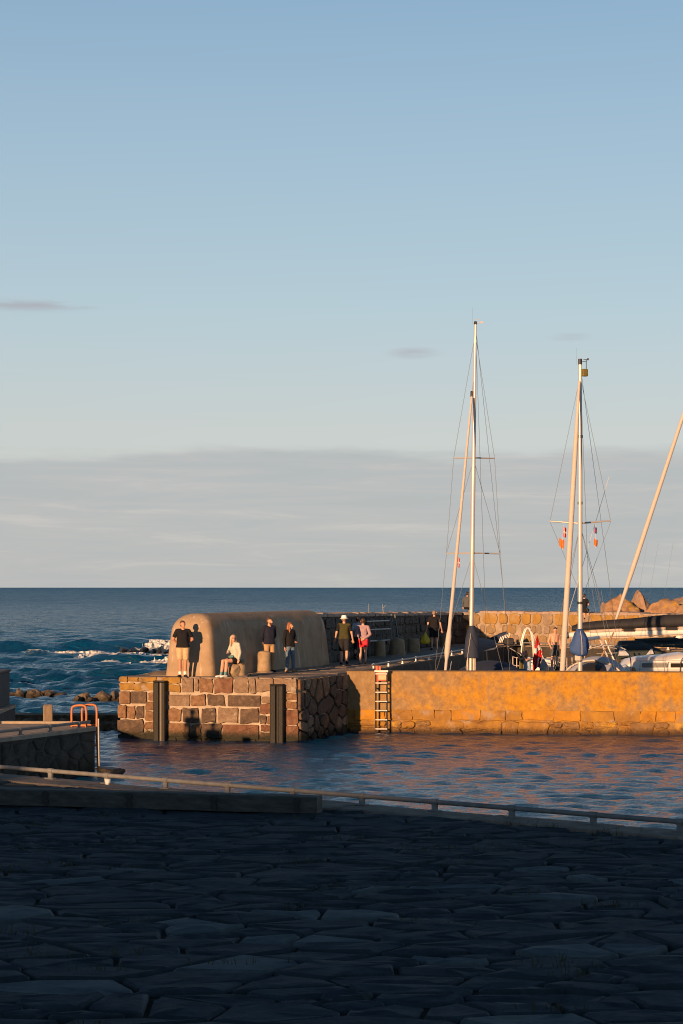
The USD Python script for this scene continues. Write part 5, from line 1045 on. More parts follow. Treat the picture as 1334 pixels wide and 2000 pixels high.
part(bag, 'sack', loft(rg), YELLOWBAG, 50); part(bag, 'handle', tube(bez([hb + V(-0.03, 0, -0.02), hb + V(0, 0, 0.09), hb + V(0.03, 0, -0.02)], 5), 0.009, 6), YELLOWBAG, True)
# on the far wall, and on the boats
SITW = dict(SIT, ankL=(0.08, -0.45, 0.15), ankR=(-0.10, -0.45, 0.15), toeL=(0.1, -0.6, 0.1), toeR=(-0.1, -0.6, 0.1))
person('dark haired person sitting on top of the wall beside the tall navy-covered mast', (PX(914, 101.4), 101.9, 3.72 - 0.42), 150, SITW, H=1.7, top='long', topmat='shadegrey', bottom='trousers', botmat='black', shoes='black', hair=('dark', 'short'))
person('person in black sitting on the sunlit wall behind the second mast', (PX(1143, 96.6), 97.0, 3.66 - 0.42), 160, SITW, H=1.65, top='tee', topmat='black', bottom='shorts', botmat='charcoal', shoes='black', hair=('dark', 'short'))
person('bare chested boy in dark shorts standing on the deck of the white boat', (PX(1083, 81.5), 81.5, 1.52), 10, dict(elL=(0.25, 0.05, 1.15), wrL=(0.22, -0.12, 0.95), elR=(-0.25, 0.05, 1.15), wrR=(-0.2, -0.12, 0.95), head=(0.02, -0.06, 1.62)), H=1.72, top=None, bottom='shorts', botmat='shadegrey', shoes=None, hair=('dark', 'short'), face=-20, shortlen=0.85, skin=SKIN)
SITB = dict(SIT, elL=(0.26, -0.15, 1.0), wrL=(0.2, -0.3, 1.2), elR=(-0.25, -0.16, 1.02), wrR=(-0.2, -0.3, 1.22))
person('red haired woman sitting in the cockpit beyond the navy sail cover with arms raised', (PX(1028, 76.5), 76.5, 1.12), -65, SITB, H=1.68, top='vest', topmat='lightblue', bottom='trousers', botmat='jeans', shoes='black', hair=('red', 'long'), fem=True)
# two people on the dock left of the frame: their shadows fall on the pier front
SHP = unit(V(-SUN_AZ[0], -SUN_AZ[1], 0))
for k, (px, zt, lab) in enumerate([(378, 0.95, 'standing person on the far left of the dock whose shadow reaches the pier'), (419, 0.62, 'second standing person on the dock left of the picture in a grey top')]):
    tgt = PA + uF * (px - 232) * SX + UP * zt; hz = DZ + 1.72; back = (hz - zt) / math.tan(SUN_EL); p = tgt - SHP * back; p[2] = DZ
    person(lab, p, 150, None, H=1.75 if k == 0 else 1.7, top='long' if k else 'tee', topmat='shadegrey', bottom='trousers', botmat='jeans', shoes='black', hair=('brown', 'short'))

# ------------------------------------------------------------------ boats
def hull_mesh(x, L, B, free_b, free_s, draft=0.5, stern=0.75):
    """x(s, y, z) -> world; s from the stern (0) to the bow (L)"""
    rings = []
    for q in np.linspace(0, 1, 22):
        half = B / 2 * (stern + (1 - stern) * math.sin(min(q / 0.42, 1) * math.pi / 2)) if q < 0.42 else B / 2 * max(1 - ((q - 0.42) / 0.58) ** 2.2, 0.012)
        sh = free_s + (free_b - free_s) * q ** 1.6; kd = draft * (0.4 + 0.6 * math.sin(math.pi * min(q * 1.05, 1)))
        ring = []
        for yy, zz in ((1, 1), (1.0, 0.72), (0.97, 0.42), (0.86, 0.1), (0.55, -0.5), (0.0, -1.0), (-0.55, -0.5), (-0.86, 0.1), (-0.97, 0.42), (-1.0, 0.72), (-1, 1)):
            z = sh * zz if zz > 0 else kd * zz; rake = (q ** 8) * 0.5 * (zz - 0.2) if zz > 0 else -(q ** 8) * 0.6 * -zz
            ring.append(x(q * L + rake, yy * half, z))
        rings.append(ring)
    return loft(rings), rings
def deck_mesh(rings, x_up=0.05):
    g = []
    for r in rings:
        a, b = np.array(r[0]), np.array(r[-1]); g.append([a * (1 - t) + b * t + UP * (x_up * math.sin(math.pi * t) - 0.01) for t in np.linspace(0, 1, 7)])
    return sheet(np.array(g), 0.03)
class Frame:
    def __init__(s, o, d): s.o = np.array(o, float); s.d = unit(np.array(d, float)); s.l = np.cross(UP, s.d)
    def __call__(s, a, y, z): return s.o + s.d * a + s.l * y + UP * z
def cabin(x, s0, s1, w0, w1, z0, h, slope=0.5, top=0.08):
    rings = []
    for q in np.linspace(0, 1, 12):
        s_ = s0 + (s1 - s0) * q; w = w0 + (w1 - w0) * q; hh = h * min(1, (1 - q) / 0.25 * slope + 0.25 if q > 0.75 else 1) * (1 if q > 0 else 1)
        hh = h * (1 - max(0, (q - 0.6) / 0.4) ** 2 * 0.75)
        rings.append([x(s_, w, z0 - 0.05), x(s_, w * 0.93, z0 + hh * 0.8), x(s_, w * 0.7, z0 + hh), x(s_, 0, z0 + hh + top), x(s_, -w * 0.7, z0 + hh), x(s_, -w * 0.93, z0 + hh * 0.8), x(s_, -w, z0 - 0.05)])
    return loft(rings)
def mast_mesh(a, b, r0, r1): return tube([a, a * 0.66 + b * 0.34, a * 0.33 + b * 0.67, b], [r0, r0, r0 * 0.95, r1], 12)
def rails(t_, name, x, pts, z0, z1, r_=0.014, mat=None, bars=2):
    mat = mat or STEEL; P = [x(a, y, 0) for a, y in pts]
    for k in range(1, bars + 1): part(t_, name, tube(bez([p + UP * (z0 + (z1 - z0) * k / bars) for p in P], 4), r_, 6), mat, True)
    for p in P: part(t_, 'stanchion', tube([p + UP * z0, p + UP * z1], r_, 6), mat)
def wire(t_, a, b, r_=0.007, name='shroud', mat=None): part(t_, name, tube([a, b], r_, 5), mat or WIRE)
def burgee(name, label, p, w, h, mat, seed, cross=None):
    r = random.Random(seed); g = np.array([[p + V(w * i / 8, 0.05 * math.sin(i * 0.9 + seed), -h * k / 6 - 0.25 * w * i / 8 + 0.03 * math.sin(i + k)) for i in range(9)] for k in range(7)])
    return g
# --- first sailing boat, bow towards the wall
B1 = Frame((4.65 + 1.19 * 1.3, 72 + 4.2 * 1.3, 0), (-1.19, -4.2, 0)); t1 = thing('sailing_yacht', 'tallest masted sailing yacht with navy sail cover, moored left in the basin', 'sailboat', B1.o)
hm_, hr_ = hull_mesh(B1, 9.9, 3.2, 1.25, 0.95); part(t1, 'hull', hm_, WHITE, 40); part(t1, 'deck', deck_mesh(hr_), OFFWHITE, 40)
part(t1, 'cabin', cabin(B1, 2.6, 6.6, 0.95, 0.6, 1.02, 0.38), WHITE, 40)
for y in (0.93, -0.93): part(t1, 'window', box_at(B1(4.0, y * 0.97, 1.24), (0.05, 1.3, 0.14), math.atan2(B1.d[1], B1.d[0]) - math.pi / 2, 0.02), DARKGLASS)
mb1, mt1 = at(919, 1352, 72.0), at(928.5, 633, 72.0); mb1[2] = 1.3
part(t1, 'mast', mast_mesh(mb1, mt1, 0.078, 0.05), ALU, True)
jt1, jb1 = at(921.5, 775, 71.8), at(866, 1352, 67.9)
jr = [jb1 * (1 - q) + jt1 * q for q in np.linspace(0, 1, 40)]
jw = [0.05 + 0.055 * math.exp(-((q - 0.10) / 0.03) ** 2 * 0) * (1 if q < 0.9 else (1 - q) / 0.1 * 0.6 + 0.4) for q in np.linspace(0, 1, 40)]
jw = [0.045 + 0.02 * q * 4 if q < 0.12 else 0.11 - 0.06 * q if q < 0.19 else 0.074 - 0.036 * q for q in np.linspace(0, 1, 40)]
part(t1, 'furled_jib', tube(jr, jw, 10), OFFWHITE, True); wire(t1, jt1, at(925, 740, 72), name='forestay')
M1 = lambda py: at(919 + (1352 - py) / (1352 - 633) * 9.5, py, 72.0)
for py, xl_, xr_ in ((894, 886, 966), (1080, 872, 977)):
    c = M1(py); 
    for xe in (xl_, xr_): part(t1, 'spreader', tube([c, at(xe, py + (1 if xe < 900 else 1.5), 72.6)], [0.03, 0.022], 7), ALU, True)
c0, c1 = M1(1222), M1(1284)
rg = []
for q in np.linspace(0, 1, 9):
    c = c0 * (1 - q) + c1 * q; w = 0.11 + 0.15 * min(q * 2.2, 1); th = np.linspace(0, 2 * np.pi, 13)[:-1]
    rg.append(np.stack([c[0] + 0.02 + w * np.cos(th) * (1 + 0.06 * np.sin(4 * th + 9 * q)), c[1] - 0.05 + (0.16 + 0.05 * q) * np.sin(th), np.full(12, c[2])], 1))
part(t1, 'sail_cover', loft(rg), NAVY, 50)
bmz = M1(1272)[2]; bo = mb1.copy(); bo[2] = bmz; bend_ = bo - B1.d * 4.2; part(t1, 'boom', tube([bo, bend_], 0.07, 10), ALU, True)
rg = []
for q in np.linspace(0.02, 1, 10):
    c = bo * (1 - q) + bend_ * q + UP * (0.22 - 0.08 * q); w, h = 0.17 - 0.05 * q, 0.34 - 0.18 * q; th = np.linspace(0, 2 * np.pi, 11)[:-1]; rg.append([c + B1.l * w * math.cos(a) + UP * h * math.sin(a) for a in th])
part(t1, 'boom_cover', loft(rg), NAVY, 40)
for dx in (-0.14, 0.10, 0.16): part(t1, 'halyard', tube([mb1 + V(dx, -0.03, 0.0), M1(1283) + V(dx * 0.9, -0.03, 0)], 0.02, 6), ROPE)
for xe, pe in ((966, 894), (977, 1080)):
    pass
ch = [B1(5.4, y, 1.1) for y in (-1.45, 1.45)]
for sgn, chp, ux, lx in ((0, ch[0], 886, 872), (1, ch[1], 966, 977)):
    ut, lt = at(ux, 895, 72.6), at(lx, 1081, 72.6)
    wire(t1, M1(652), ut); wire(t1, ut, lt); wire(t1, lt, chp); wire(t1, M1(897), lt); wire(t1, M1(1083), chp + B1.d * 0.5)
wire(t1, mt1, B1(0.1, 0.5, 1.0), name='backstay'); wire(t1, mt1, B1(0.1, -0.5, 1.0), name='backstay'); wire(t1, M1(1230), at(910, 1305, 70), 0.008, 'halyard', ROPE)
for px_, q_ in ((868, 1090), (1000, 1175), (952, 1120)): pass
part(t1, 'masthead_box', box_at(mt1 + UP * 0.04, (0.1, 0.14, 0.12), 0, 0.02), RUBBER)
part(t1, 'antenna', tube([mt1 + V(-0.1, 0, 0), mt1 + V(-0.1, 0, 0.6)], 0.003, 4), RAILPAINT)
part(t1, 'wind_vane', cat_([tube([mt1 + V(0, 0, 0.02), mt1 + V(0.22, 0, 0.06)], 0.012, 6), box_at(mt1 + V(0.23, 0, 0.06), (0.09, 0.02, 0.07)), tube([mt1 + V(0.05, 0, 0.05), mt1 + V(0.07, 0, 0.17)], 0.008, 5), tube([mt1 + V(-0.02, 0, 0.16), mt1 + V(0.14, 0, 0.17)], 0.008, 5)]), OFFWHITE)
part(t1, 'mast_fitting', box_at(M1(770) + V(-0.1, -0.05, 0), (0.1, 0.1, 0.22), 0, 0.02), RUBBER)
rails(t1, 'pulpit', B1, [(9.0, 0.5), (9.95, 0.0), (9.0, -0.5)], 1.2, 1.75, 0.016); rails(t1, 'pushpit', B1, [(1.4, 1.3), (0.1, 1.1), (0.1, -1.1), (1.4, -1.3)], 0.95, 1.55)
for y in (1.5, -1.5):
    for a in (3.0, 5.0, 7.0): part(t1, 'stanchion', tube([B1(a, y * (1 if a < 6 else 0.78), 1.0), B1(a, y * (1 if a < 6 else 0.78), 1.6)], 0.012, 5), STEEL)
# navy spray hood
def hood(x, s0, s1, w, z0, h):
    g = []
    for q in np.linspace(0, 1, 9):
        s_ = s0 + (s1 - s0) * q; hh = h * math.sqrt(max(math.sin(math.pi * (0.5 + 0.46 * q)), 0.02)) if q > 0 else h
        g.append([x(s_, w * math.cos(a), z0 + hh * math.sin(a) ** 0.7) for a in np.linspace(0.0, math.pi, 15)])
    return sheet(np.array(g), 0.02)
part(t1, 'spray_hood', hood(B1, 2.1, 3.6, 1.35, 1.1, 1.0), NAVY, 50)
# --- second sailing boat
B2 = Frame((8.48 + 1.02 * 1.7, 71 + 3.2 * 1.7, 0), (-1.02, -3.2, 0)); t2 = thing('sailing_yacht', 'white sailing yacht with blue mast bag and orange signal flags, second from left', 'sailboat', B2.o)
hm_, hr_ = hull_mesh(B2, 9.1, 3.0, 1.2, 0.95); part(t2, 'hull', hm_, WHITE, 40); part(t2, 'deck', deck_mesh(hr_), OFFWHITE, 40); part(t2, 'cabin', cabin(B2, 2.4, 5.9, 0.9, 0.6, 1.0, 0.36), WHITE, 40)
for y in (0.87, -0.87): part(t2, 'window', box_at(B2(3.6, y, 1.2), (0.05, 1.2, 0.14), math.atan2(B2.d[1], B2.d[0]) - math.pi / 2, 0.02), DARKGLASS)
M2 = lambda py: at(1133, py, 71.0)
mb2, mt2 = M2(1340), M2(712); mb2[2] = 1.25; part(t2, 'mast', mast_mesh(mb2, mt2, 0.085, 0.062), ALU, True)
jt2, jb2 = at(1131.5, 745, 70.8), at(1096.5, 1345, 67.9)
part(t2, 'furled_jib', tube([jb2 * (1 - q) + jt2 * q for q in np.linspace(0, 1, 30)], [0.07 + 0.03 * (1 - abs(q - 0.25)) if q < 0.8 else 0.08 * (1.25 - q) / 0.45 for q in np.linspace(0, 1, 30)], 10), OFFWHITE, True)
for xe, py in ((1074, 1018), (1193, 1017)): part(t2, 'spreader', tube([M2(1022), at(xe, py, 71.4)], [0.035, 0.025], 7), ALU, True)
for y, xe in ((-1.4, 1074), (1.4, 1193)):
    st_ = at(xe, 1019, 71.4); cp_ = B2(4.9, -y, 1.05); wire(t2, M2(735), st_); wire(t2, st_, cp_); wire(t2, M2(1025), cp_ + B2.d * 0.5); wire(t2, M2(1025), cp_ - B2.d * 0.6)
for y in (0.6, -0.6): wire(t2, mt2, B2(0.1, y, 1.0), name='backstay')
wire(t2, at(1190, 930, 73), at(1105, 1215, 70), 0.008, 'topping_lift', ROPE)
# blue mast bag
rg = []
for z, w, d, o in ((1229, 0.10, 0.1, -0.02), (1238, 0.20, 0.16, 0.0), (1250, 0.29, 0.2, 0.02), (1262, 0.35, 0.22, 0.0), (1272, 0.33, 0.22, -0.04), (1279, 0.26, 0.18, 0.0), (1281, 0.10, 0.1, 0.0)):
    c = M2(z) + V(o - 0.02, -0.12, 0); th = np.linspace(0, 2 * np.pi, 17)[:-1]; rg.append(np.stack([c[0] + w * np.cos(th) * (1 + 0.08 * np.sin(5 * th + z)), c[1] + d * np.sin(th), c[2] + 0.03 * np.sin(3 * th + z)], 1))
mbag = part(t2, 'mast_bag', loft(rg), BLUE, 50); part(mbag, 'piping', tube(bez([M2(1232) + V(-0.02, -0.26, 0), M2(1252) + V(0.02, -0.36, 0), M2(1278) + V(0.03, -0.33, 0)], 5), 0.012, 6), OFFWHITE)
part(t2, 'mast_collar', box_at(M2(1281) + V(-0.08, -0.12, -0.06), (0.24, 0.2, 0.28), 0, 0.06), OFFWHITE)
part(t2, 'boom', tube([M2(1250), M2(1250) - B2.d * 3.6], 0.07, 9), ALU, True)
# masthead lamp box, vane, antenna
part(t2, 'masthead_lamp', tube([mt2, mt2 + UP * 0.2], 0.07, 10), RUBBER); part(t2, 'radar_reflector', box_at(at(1142, 728, 71.0), (0.2, 0.16, 0.26), 0.4, 0.02), OLIVE)
part(t2, 'antenna', tube([mt2 + V(-0.12, 0, 0), mt2 + V(-0.12, 0, 0.6)], 0.003, 4), RAILPAINT)
part(t2, 'wind_vane', cat_([tube([mt2 + V(0, 0, 0.1), mt2 + V(0.24, 0, 0.12)], 0.012, 6), tube([mt2 + V(0.22, 0, -0.2), mt2 + V(0.22, 0, 0.18)], 0.014, 6), tube([mt2 + V(0.12, 0, 0.18), mt2 + V(0.3, 0, 0.18)], 0.012, 6), box_at(mt2 + V(0.28, 0, 0.19), (0.06, 0.03, 0.07))]), RUBBER)
for k, py in enumerate((850, 980, 1175)): part(t2, 'mast_band', tube([M2(py), M2(py + 5)], 0.1, 12), RUBBER if k == 2 else STEEL)
# grey-white spray hood with windows, seen from the bow
part(t2, 'spray_hood', hood(B2, 2.2, 4.0, 1.12, 1.15, 1.15), GREYCANVAS, 50)
sw2 = hood(B2, 2.9, 4.12, 0.80, 1.25, 0.92); part(t2, 'hood_window', sw2, DARKGLASS, 50)
part(t2, 'hood_frame', tube([B2(3.2, 1.16 * math.cos(a), 1.12 + 1.06 * math.sin(a) ** 0.7) for a in np.linspace(0, math.pi, 17)], 0.035, 8), OFFWHITE, True)
rails(t2, 'pulpit', B2, [(8.2, 0.5), (9.1, 0.0), (8.2, -0.5)], 1.2, 1.72, 0.016); rails(t2, 'pushpit', B2, [(1.2, 1.25), (0.1, 1.05), (0.1, -1.05), (1.2, -1.25)], 0.95, 1.62, 0.018)
part(t2, 'stern_gantry', tube(bez([B2(0.2, 0.9, 1.0), B2(0.2, 0.85, 2.3), B2(0.2, 0.3, 2.62), B2(0.2, -0.3, 2.62), B2(0.2, -0.85, 2.3), B2(0.2, -0.9, 1.0)], 6), 0.024, 7), STEEL, True)
part(t2, 'steering_wheel', tube([B2(0.9, 0.45 * math.cos(a), 1.75 + 0.45 * math.sin(a)) for a in np.linspace(0, 2 * math.pi, 25)], 0.02, 7), RUBBER, True)
part(t2, 'tiller_post', tube([B2(-0.1, -0.9, 1.0), at(1199, 1235, B2(0, -0.9, 0)[1])], [0.045, 0.03], 7), TEAK, True)
part(t2, 'lifebuoy', lathe_at(B2(0.15, 0.7, 1.35), [(0.28, -0.05), (0.33, 0.0), (0.28, 0.05), (0.2, 0.05), (0.16, 0.0), (0.2, -0.05)], 18), OFFWHITE, True)
# signal flags under the spreaders (each a thing of its own)
def flag_grid(p, w, h, ph, n=10, m=8, droop=0.5):
    return np.array([[p + V(w * i / (n - 1) * (1 - 0.15 * k / m), 0.06 * math.sin(i * 0.8 + ph) * i / n, -h * k / (m - 1) - droop * w * (i / (n - 1)) ** 1.3 + 0.02 * math.sin(k + i)) for i in range(n)] for k in range(m)])
def cross_flag(name, label, p, w, h, ph, base, cr, group=None, pole=None):
    t_ = thing(name, label, 'flag', p, group); g = flag_grid(p, w, h, ph, 12, 10)
    part(t_, 'cloth', sheet(g, 0.006), base, 60)
    part(t_, 'cross', sheet(g[:, 4:6] + V(0, -0.006, 0), 0.014), cr, 60); part(t_, 'cross', sheet(g[4:6, :] + V(0, -0.006, 0), 0.016), cr, 60)
    return t_
cross_flag('courtesy_flag', 'small red flag with white cross below the left spreader of the second mast', at(1100.5, 1029, 71.2), 0.10, 0.34, 1.0, RED, FLAGWHITE)
t_ = thing('signal_flag', 'plain orange signal flag, larger one left of the second mast', 'flag', at(1100, 1050, 71.2)); part(t_, 'cloth', sheet(flag_grid(at(1092, 1051, 71.2), 0.2, 0.3, 2.0), 0.006), ORANGEFLAG, 60); part(t_, 'halyard', tube([at(1101, 1026, 71.2), at(1098, 1075, 71.2)], 0.006, 5), ROPE)
cross_flag('courtesy_flag', 'small blue and red cross flag below the right spreader of the second mast', at(1161.5, 1029, 71.2), 0.08, 0.22, 0.3, FLAGBLUE, RED)
t_ = thing('signal_flag', 'paler orange signal flag right of the second mast', 'flag', at(1163, 1050, 71.2)); part(t_, 'cloth', sheet(flag_grid(at(1160, 1052, 71.2), 0.14, 0.24, 0.7), 0.006), ORANGEFLAG, 60); part(t_, 'halyard', tube([at(1164, 1020, 71.2), at(1163, 1070, 71.2)], 0.006, 5), ROPE)
cross_flag('courtesy_flag', 'small red and white flag on the tallest mast left of its lower spreader', at(894, 1089, 71.5), 0.07, 0.33, 1.7, RED, FLAGWHITE)
# --- red ensign on its staff
eb, et = at(1063, 1290, 79.5), at(1042, 1240, 79.5)
t_ = thing('flag_staff', 'slanting white flagstaff with a hanging Danish flag at a boat stern', 'flagstaff', eb - UP * 1.0)
part(t_, 'staff', tube([eb + (eb - et) * 0.3, et], [0.02, 0.013], 7), WHITE)
g = []
for k in range(14):
    q = k / 13; top = at(1046.5 + 0.0 * q, 1246, 79.5); z = top[2] - 1.28 * q
    wl = 0.06 + 0.30 * min(q * 1.8, 1) if q < 0.55 else 0.36 - 0.10 * (q - 0.55) / 0.45
    x0 = at(1047, 1246, 79.5)[0] - 0.10 * min(q * 1.6, 1) - 0.03 * q
    g.append([V(x0 + wl * i / 11, 79.45 + 0.06 * math.sin(i * 1.3 + q * 2) , z - 0.05 * math.sin(i * 0.6) + 0.10 * i / 11) for i in range(12)])
g = np.array(g); fl = part(t_, 'flag', sheet(g, 0.006), RED, 60)
part(fl, 'cross', sheet(g[4:7, :] + V(0, -0.01, 0), 0.014), FLAGWHITE, 60); part(fl, 'cross', sheet(g[9:, 6:9] + V(0, -0.012, 0), 0.014), FLAGWHITE, 60)
# --- white boat the boy stands on, stern towards us
B5 = Frame((8.0, 79.8, 0), (0.12, 1, 0)); t5 = thing('white_cruiser', 'white cruiser lying stern-on beyond the flagstaff with the boy on deck', 'sailboat', B5.o)
hm_, hr_ = hull_mesh(B5, 8.2, 2.7, 1.35, 1.38, stern=0.85); part(t5, 'hull', hm_, WHITE, 40); part(t5, 'deck', deck_mesh(hr_), OFFWHITE, 40); part(t5, 'cabin', cabin(B5, 3.2, 6.2, 0.85, 0.55, 1.4, 0.4), WHITE, 40)
rails(t5, 'pushpit', B5, [(1.5, 1.2), (0.1, 1.0), (0.1, 0.3), (0.1, -0.5), (0.1, -1.0), (1.5, -1.2)], 1.4, 2.05, 0.022, OFFWHITE)
for px_, ww in ((1024, 0), (1034, 1)):
    a = at(px_ - 6 + ww * 3, 1258 if ww == 0 else 1258, 80.2)
part(t5, 'stern_arch', tube(bez([at(1017, 1256, 80.2), at(1024, 1232, 80.2), at(1028, 1227, 80.2), at(1033, 1228, 80.2), at(1038, 1240, 80.2), at(1041, 1264, 80.2), at(1043, 1305, 80.2)], 5), 0.028, 7), WHITE, True)
part(t5, 'stern_arch', tube(bez([at(1017, 1290, 80.8), at(1020, 1256, 80.8), at(1026, 1233, 80.8), at(1031, 1227, 80.8), at(1036, 1230, 80.8), at(1041, 1246, 80.8), at(1045, 1300, 80.8)], 5), 0.028, 7), WHITE, True)
part(t5, 'outboard_motor', rock(at(1063, 1302, 79.4), (0.4, 0.45, 0.6), 61, 2, 0.1), STEEL, 40)
part(t5, 'fender', lathe_at(at(1090, 1306, 79.5), [(0.02, -0.3), (0.13, -0.2), (0.14, 0.1), (0.08, 0.22), (0.02, 0.25)], 12), RUBBER, 40); part(t5, 'deck_bundle', rock(at(1072, 1306, 79.6), (0.5, 0.4, 0.3), 62, 2, 0.3), OFFWHITE, 40)
t_ = thing('olive_flag', 'olive and dark red cloth hanging on a short pole beside the Danish flag', 'flag', at(1021, 1312, 78.0)); part(t_, 'pole', tube([at(1021, 1325, 78), at(1022, 1255, 78)], 0.018, 6), RAILPAINT); part(t_, 'cloth', sheet(np.array([[at(1014 + 2.2 * i * (0.5 + min(k, 5) / 8), 1280 + 4.2 * k, 77.95 - 0.05 * math.sin(i * 1.4)) for i in range(7)] for k in range(9)]), 0.01), OLIVE, 60)
t_ = thing('dinghy_cover', 'dark rolled sail bag with white stripes on the walk at the bend', 'sail bag', gp(992, 1256, Z0)); part(t_, 'roll', tube(bez([at(948, 1262, 97.6), at(962, 1252, 97.6), at(978, 1245, 97.6), at(992, 1241, 97.6)], 5), [0.12] * 5 + [0.2] * 5 + [0.22] * 6, 10), NAVY, True)
for k in range(6):
    c = at(976 + 3.6 * k, 1250 - 1.5 * k, 97.38); part(t_, 'stripe', tube(bez([c + V(-0.06, 0.02, -0.16), c + V(0.0, -0.04, 0.0), c + V(0.05, 0.03, 0.15)], 4), 0.022, 6), PAPER, True)
part(t_, 'end_box', box_at(at(993, 1253, 97.4), (0.48, 0.4, 0.34), 0.1, 0.05), BLACK)
# --- third boat, side on, with the white boom and black cover
B3 = Frame((9.9, 78.4, 0.3), (1, -0.02, 0)); t3 = thing('white_motorsailer', 'white yacht lying side-on at right with a row of cabin windows and black boom cover', 'sailboat', B3.o)
def rev(a, y, z): return B3(a, y, z)
hm_, hr_ = hull_mesh(rev, 11.5, 3.3, 1.35, 1.05); part(t3, 'hull', hm_, WHITE, 40); part(t3, 'deck', deck_mesh(hr_), OFFWHITE, 40)
part(t3, 'stripe', box_at(B3(5.6, -1.66, 1.0), (9.0, 0.03, 0.16), 0, 0.01), NAVY)
rg = []
for s_, zt in ((1.0, 1.36), (1.25, 1.72), (1.7, 1.82), (2.6, 1.88), (3.3, 1.98), (3.7, 1.90), (4.3, 1.84), (6.6, 1.84), (7.6, 1.6), (8.4, 1.4)):
    w = 1.12 if s_ < 6 else 1.12 - 0.25 * (s_ - 6) / 2.4; rg.append([B3(s_, w, 1.15), B3(s_, w * 0.96, 1.15 + (zt - 1.15) * 0.8), B3(s_, w * 0.72, zt), B3(s_, 0, zt + 0.06), B3(s_, -w * 0.72, zt), B3(s_, -w * 0.96, 1.15 + (zt - 1.15) * 0.8), B3(s_, -w, 1.15)])
part(t3, 'cabin', loft(rg), WHITE, 40)
for s0, s1, m_ in ((1.75, 2.75, RAILPAINT), (2.85, 3.8, DARKGLASS), (3.95, 4.75, RAILPAINT), (4.95, 5.9, DARKGLASS)): part(t3, 'window', box_at(B3((s0 + s1) / 2, -1.10, 1.55), (s1 - s0, 0.06, 0.17), 0, 0.02), m_)
part(t3, 'wheelhouse_roof', box_at(B3(5.6, 0, 2.22), (2.4, 2.0, 0.06), 0, 0.03), WHITE); part(t3, 'wheelhouse', box_at(B3(5.7, 0, 2.03), (1.9, 1.7, 0.36), 0, 0.05), OFFWHITE); part(t3, 'windscreen', box_at(B3(5.6, -0.87, 2.04), (1.4, 0.03, 0.16), 0, 0.01), DARKGLASS)
for a in np.arange(1.6, 8.6, 0.95): part(t3, 'stanchion', tube([B3(a, -1.5, 1.1), B3(a + 0.03, -1.5, 1.75)], 0.013, 5), STEEL)
for z in (1.42, 1.74): part(t3, 'lifeline', tube([B3(1.5, -1.5, z), B3(9, -1.42, z)], 0.008, 5), STEEL)
part(t3, 'grab_rail', tube(bez([B3(3.2, -1.2, 1.3), B3(3.25, -1.2, 1.75), B3(3.5, -1.2, 1.95), B3(3.75, -1.2, 1.95), B3(3.8, -1.2, 1.85)], 4), 0.016, 6), RUBBER, True)
part(t3, 'fender', lathe_at(B3(1.35, -1.6, 1.25), [(0.02, -0.35), (0.11, -0.25), (0.13, 0.1), (0.08, 0.22), (0.02, 0.25)], 12), TEAK, 40); part(t3, 'fender', lathe_at(B3(1.65, -1.62, 1.15), [(0.02, -0.3), (0.16, -0.15), (0.16, 0.05), (0.08, 0.15), (0.02, 0.18)], 12), RUBBER, 40); part(t3, 'fender', lathe_at(B3(5.6, -1.7, 1.2), [(0.02, -0.4), (0.2, -0.25), (0.22, 0.1), (0.1, 0.3), (0.02, 0.33)], 12), TEAK, 40)
YB = 78.6; P3 = lambda px, py: at(px, py, YB)
part(t3, 'boom', tube([P3(1104, 1241), P3(1120, 1240.5), P3(1340, 1233), P3(1640, 1222)], [0.09, 0.125, 0.13, 0.13], 14), WHITE, True)
part(t3, 'boom_end', tube([P3(1104, 1241), P3(1110, 1240.7)], 0.13, 12), RUBBER)
def slab(outline, y, th):
    p = Polygon(outline); m = trimesh.creation.extrude_polygon(p, th, engine='earcut'); v = np.array(m.vertices); w_ = np.array([at(a, b, y) for a, b in v[:, :2]]); w_[:, 1] = y - th / 2 + v[:, 2]; m2 = trimesh.Trimesh(w_, m.faces, process=False)
    if m2.volume < 0: m2.invert()
    return m2
up_ = [(1118, 1222), (1133, 1216), (1180, 1211), (1240, 1207), (1290, 1201), (1340, 1199), (1450, 1190), (1640, 1168)]
lo_ = [(1640, 1213), (1450, 1221), (1340, 1225), (1322, 1226), (1321, 1230), (1299, 1230), (1298, 1225), (1239, 1227), (1238, 1231), (1216, 1231), (1215, 1228), (1190, 1230), (1120, 1234)]
rg = []
for q in np.linspace(0, 1, 30):
    px_ = 1118 + 520 * q; yt = np.interp(px_, [a for a, b in up_], [b for a, b in up_]); yb_ = np.interp(px_, [1118, 1190, 1340, 1640], [1233, 1229.5, 1224.5, 1213]); a, b = P3(px_, yt), P3(px_, yb_); h = (a[2] - b[2]) / 2; c = (a + b) / 2; bl = 1 + 0.05 * math.sin(q * 40)
    rg.append([c + V(0, 0.26 * math.cos(t) * bl * abs(math.cos(t)) ** 0.0 * (1.0 - 0.25 * math.sin(t)), h * math.sin(t)) for t in np.linspace(0, 2 * np.pi, 15)[:-1]])
part(t3, 'sail_cover', loft(rg), BLACK, 50)
for a, b in ((1150, 1213), (1241, 1297), (1324, 1400)):
    part(t3, 'cover_skirt', sheet(np.array([[P3(px_, np.interp(px_, [1118, 1190, 1340, 1640], [1232, 1228.5, 1223.5, 1212]) + 4.6 * k / 2) + V(0, -0.20 + 0.02 * k, 0) for px_ in np.linspace(a, b, 8)] for k in range(3)]), 0.015), OFFWHITE)
for px_ in (1227, 1310): part(t3, 'cover_strap', sheet(np.array([[P3(px_ - 11 + 22 * i / 4, np.interp(px_, [1118, 1340], [1231, 1224]) + 5.5 * k / 2) + V(0, -0.21 + 0.02 * k, 0) for i in range(5)] for k in range(3)]), 0.02), BLACK)
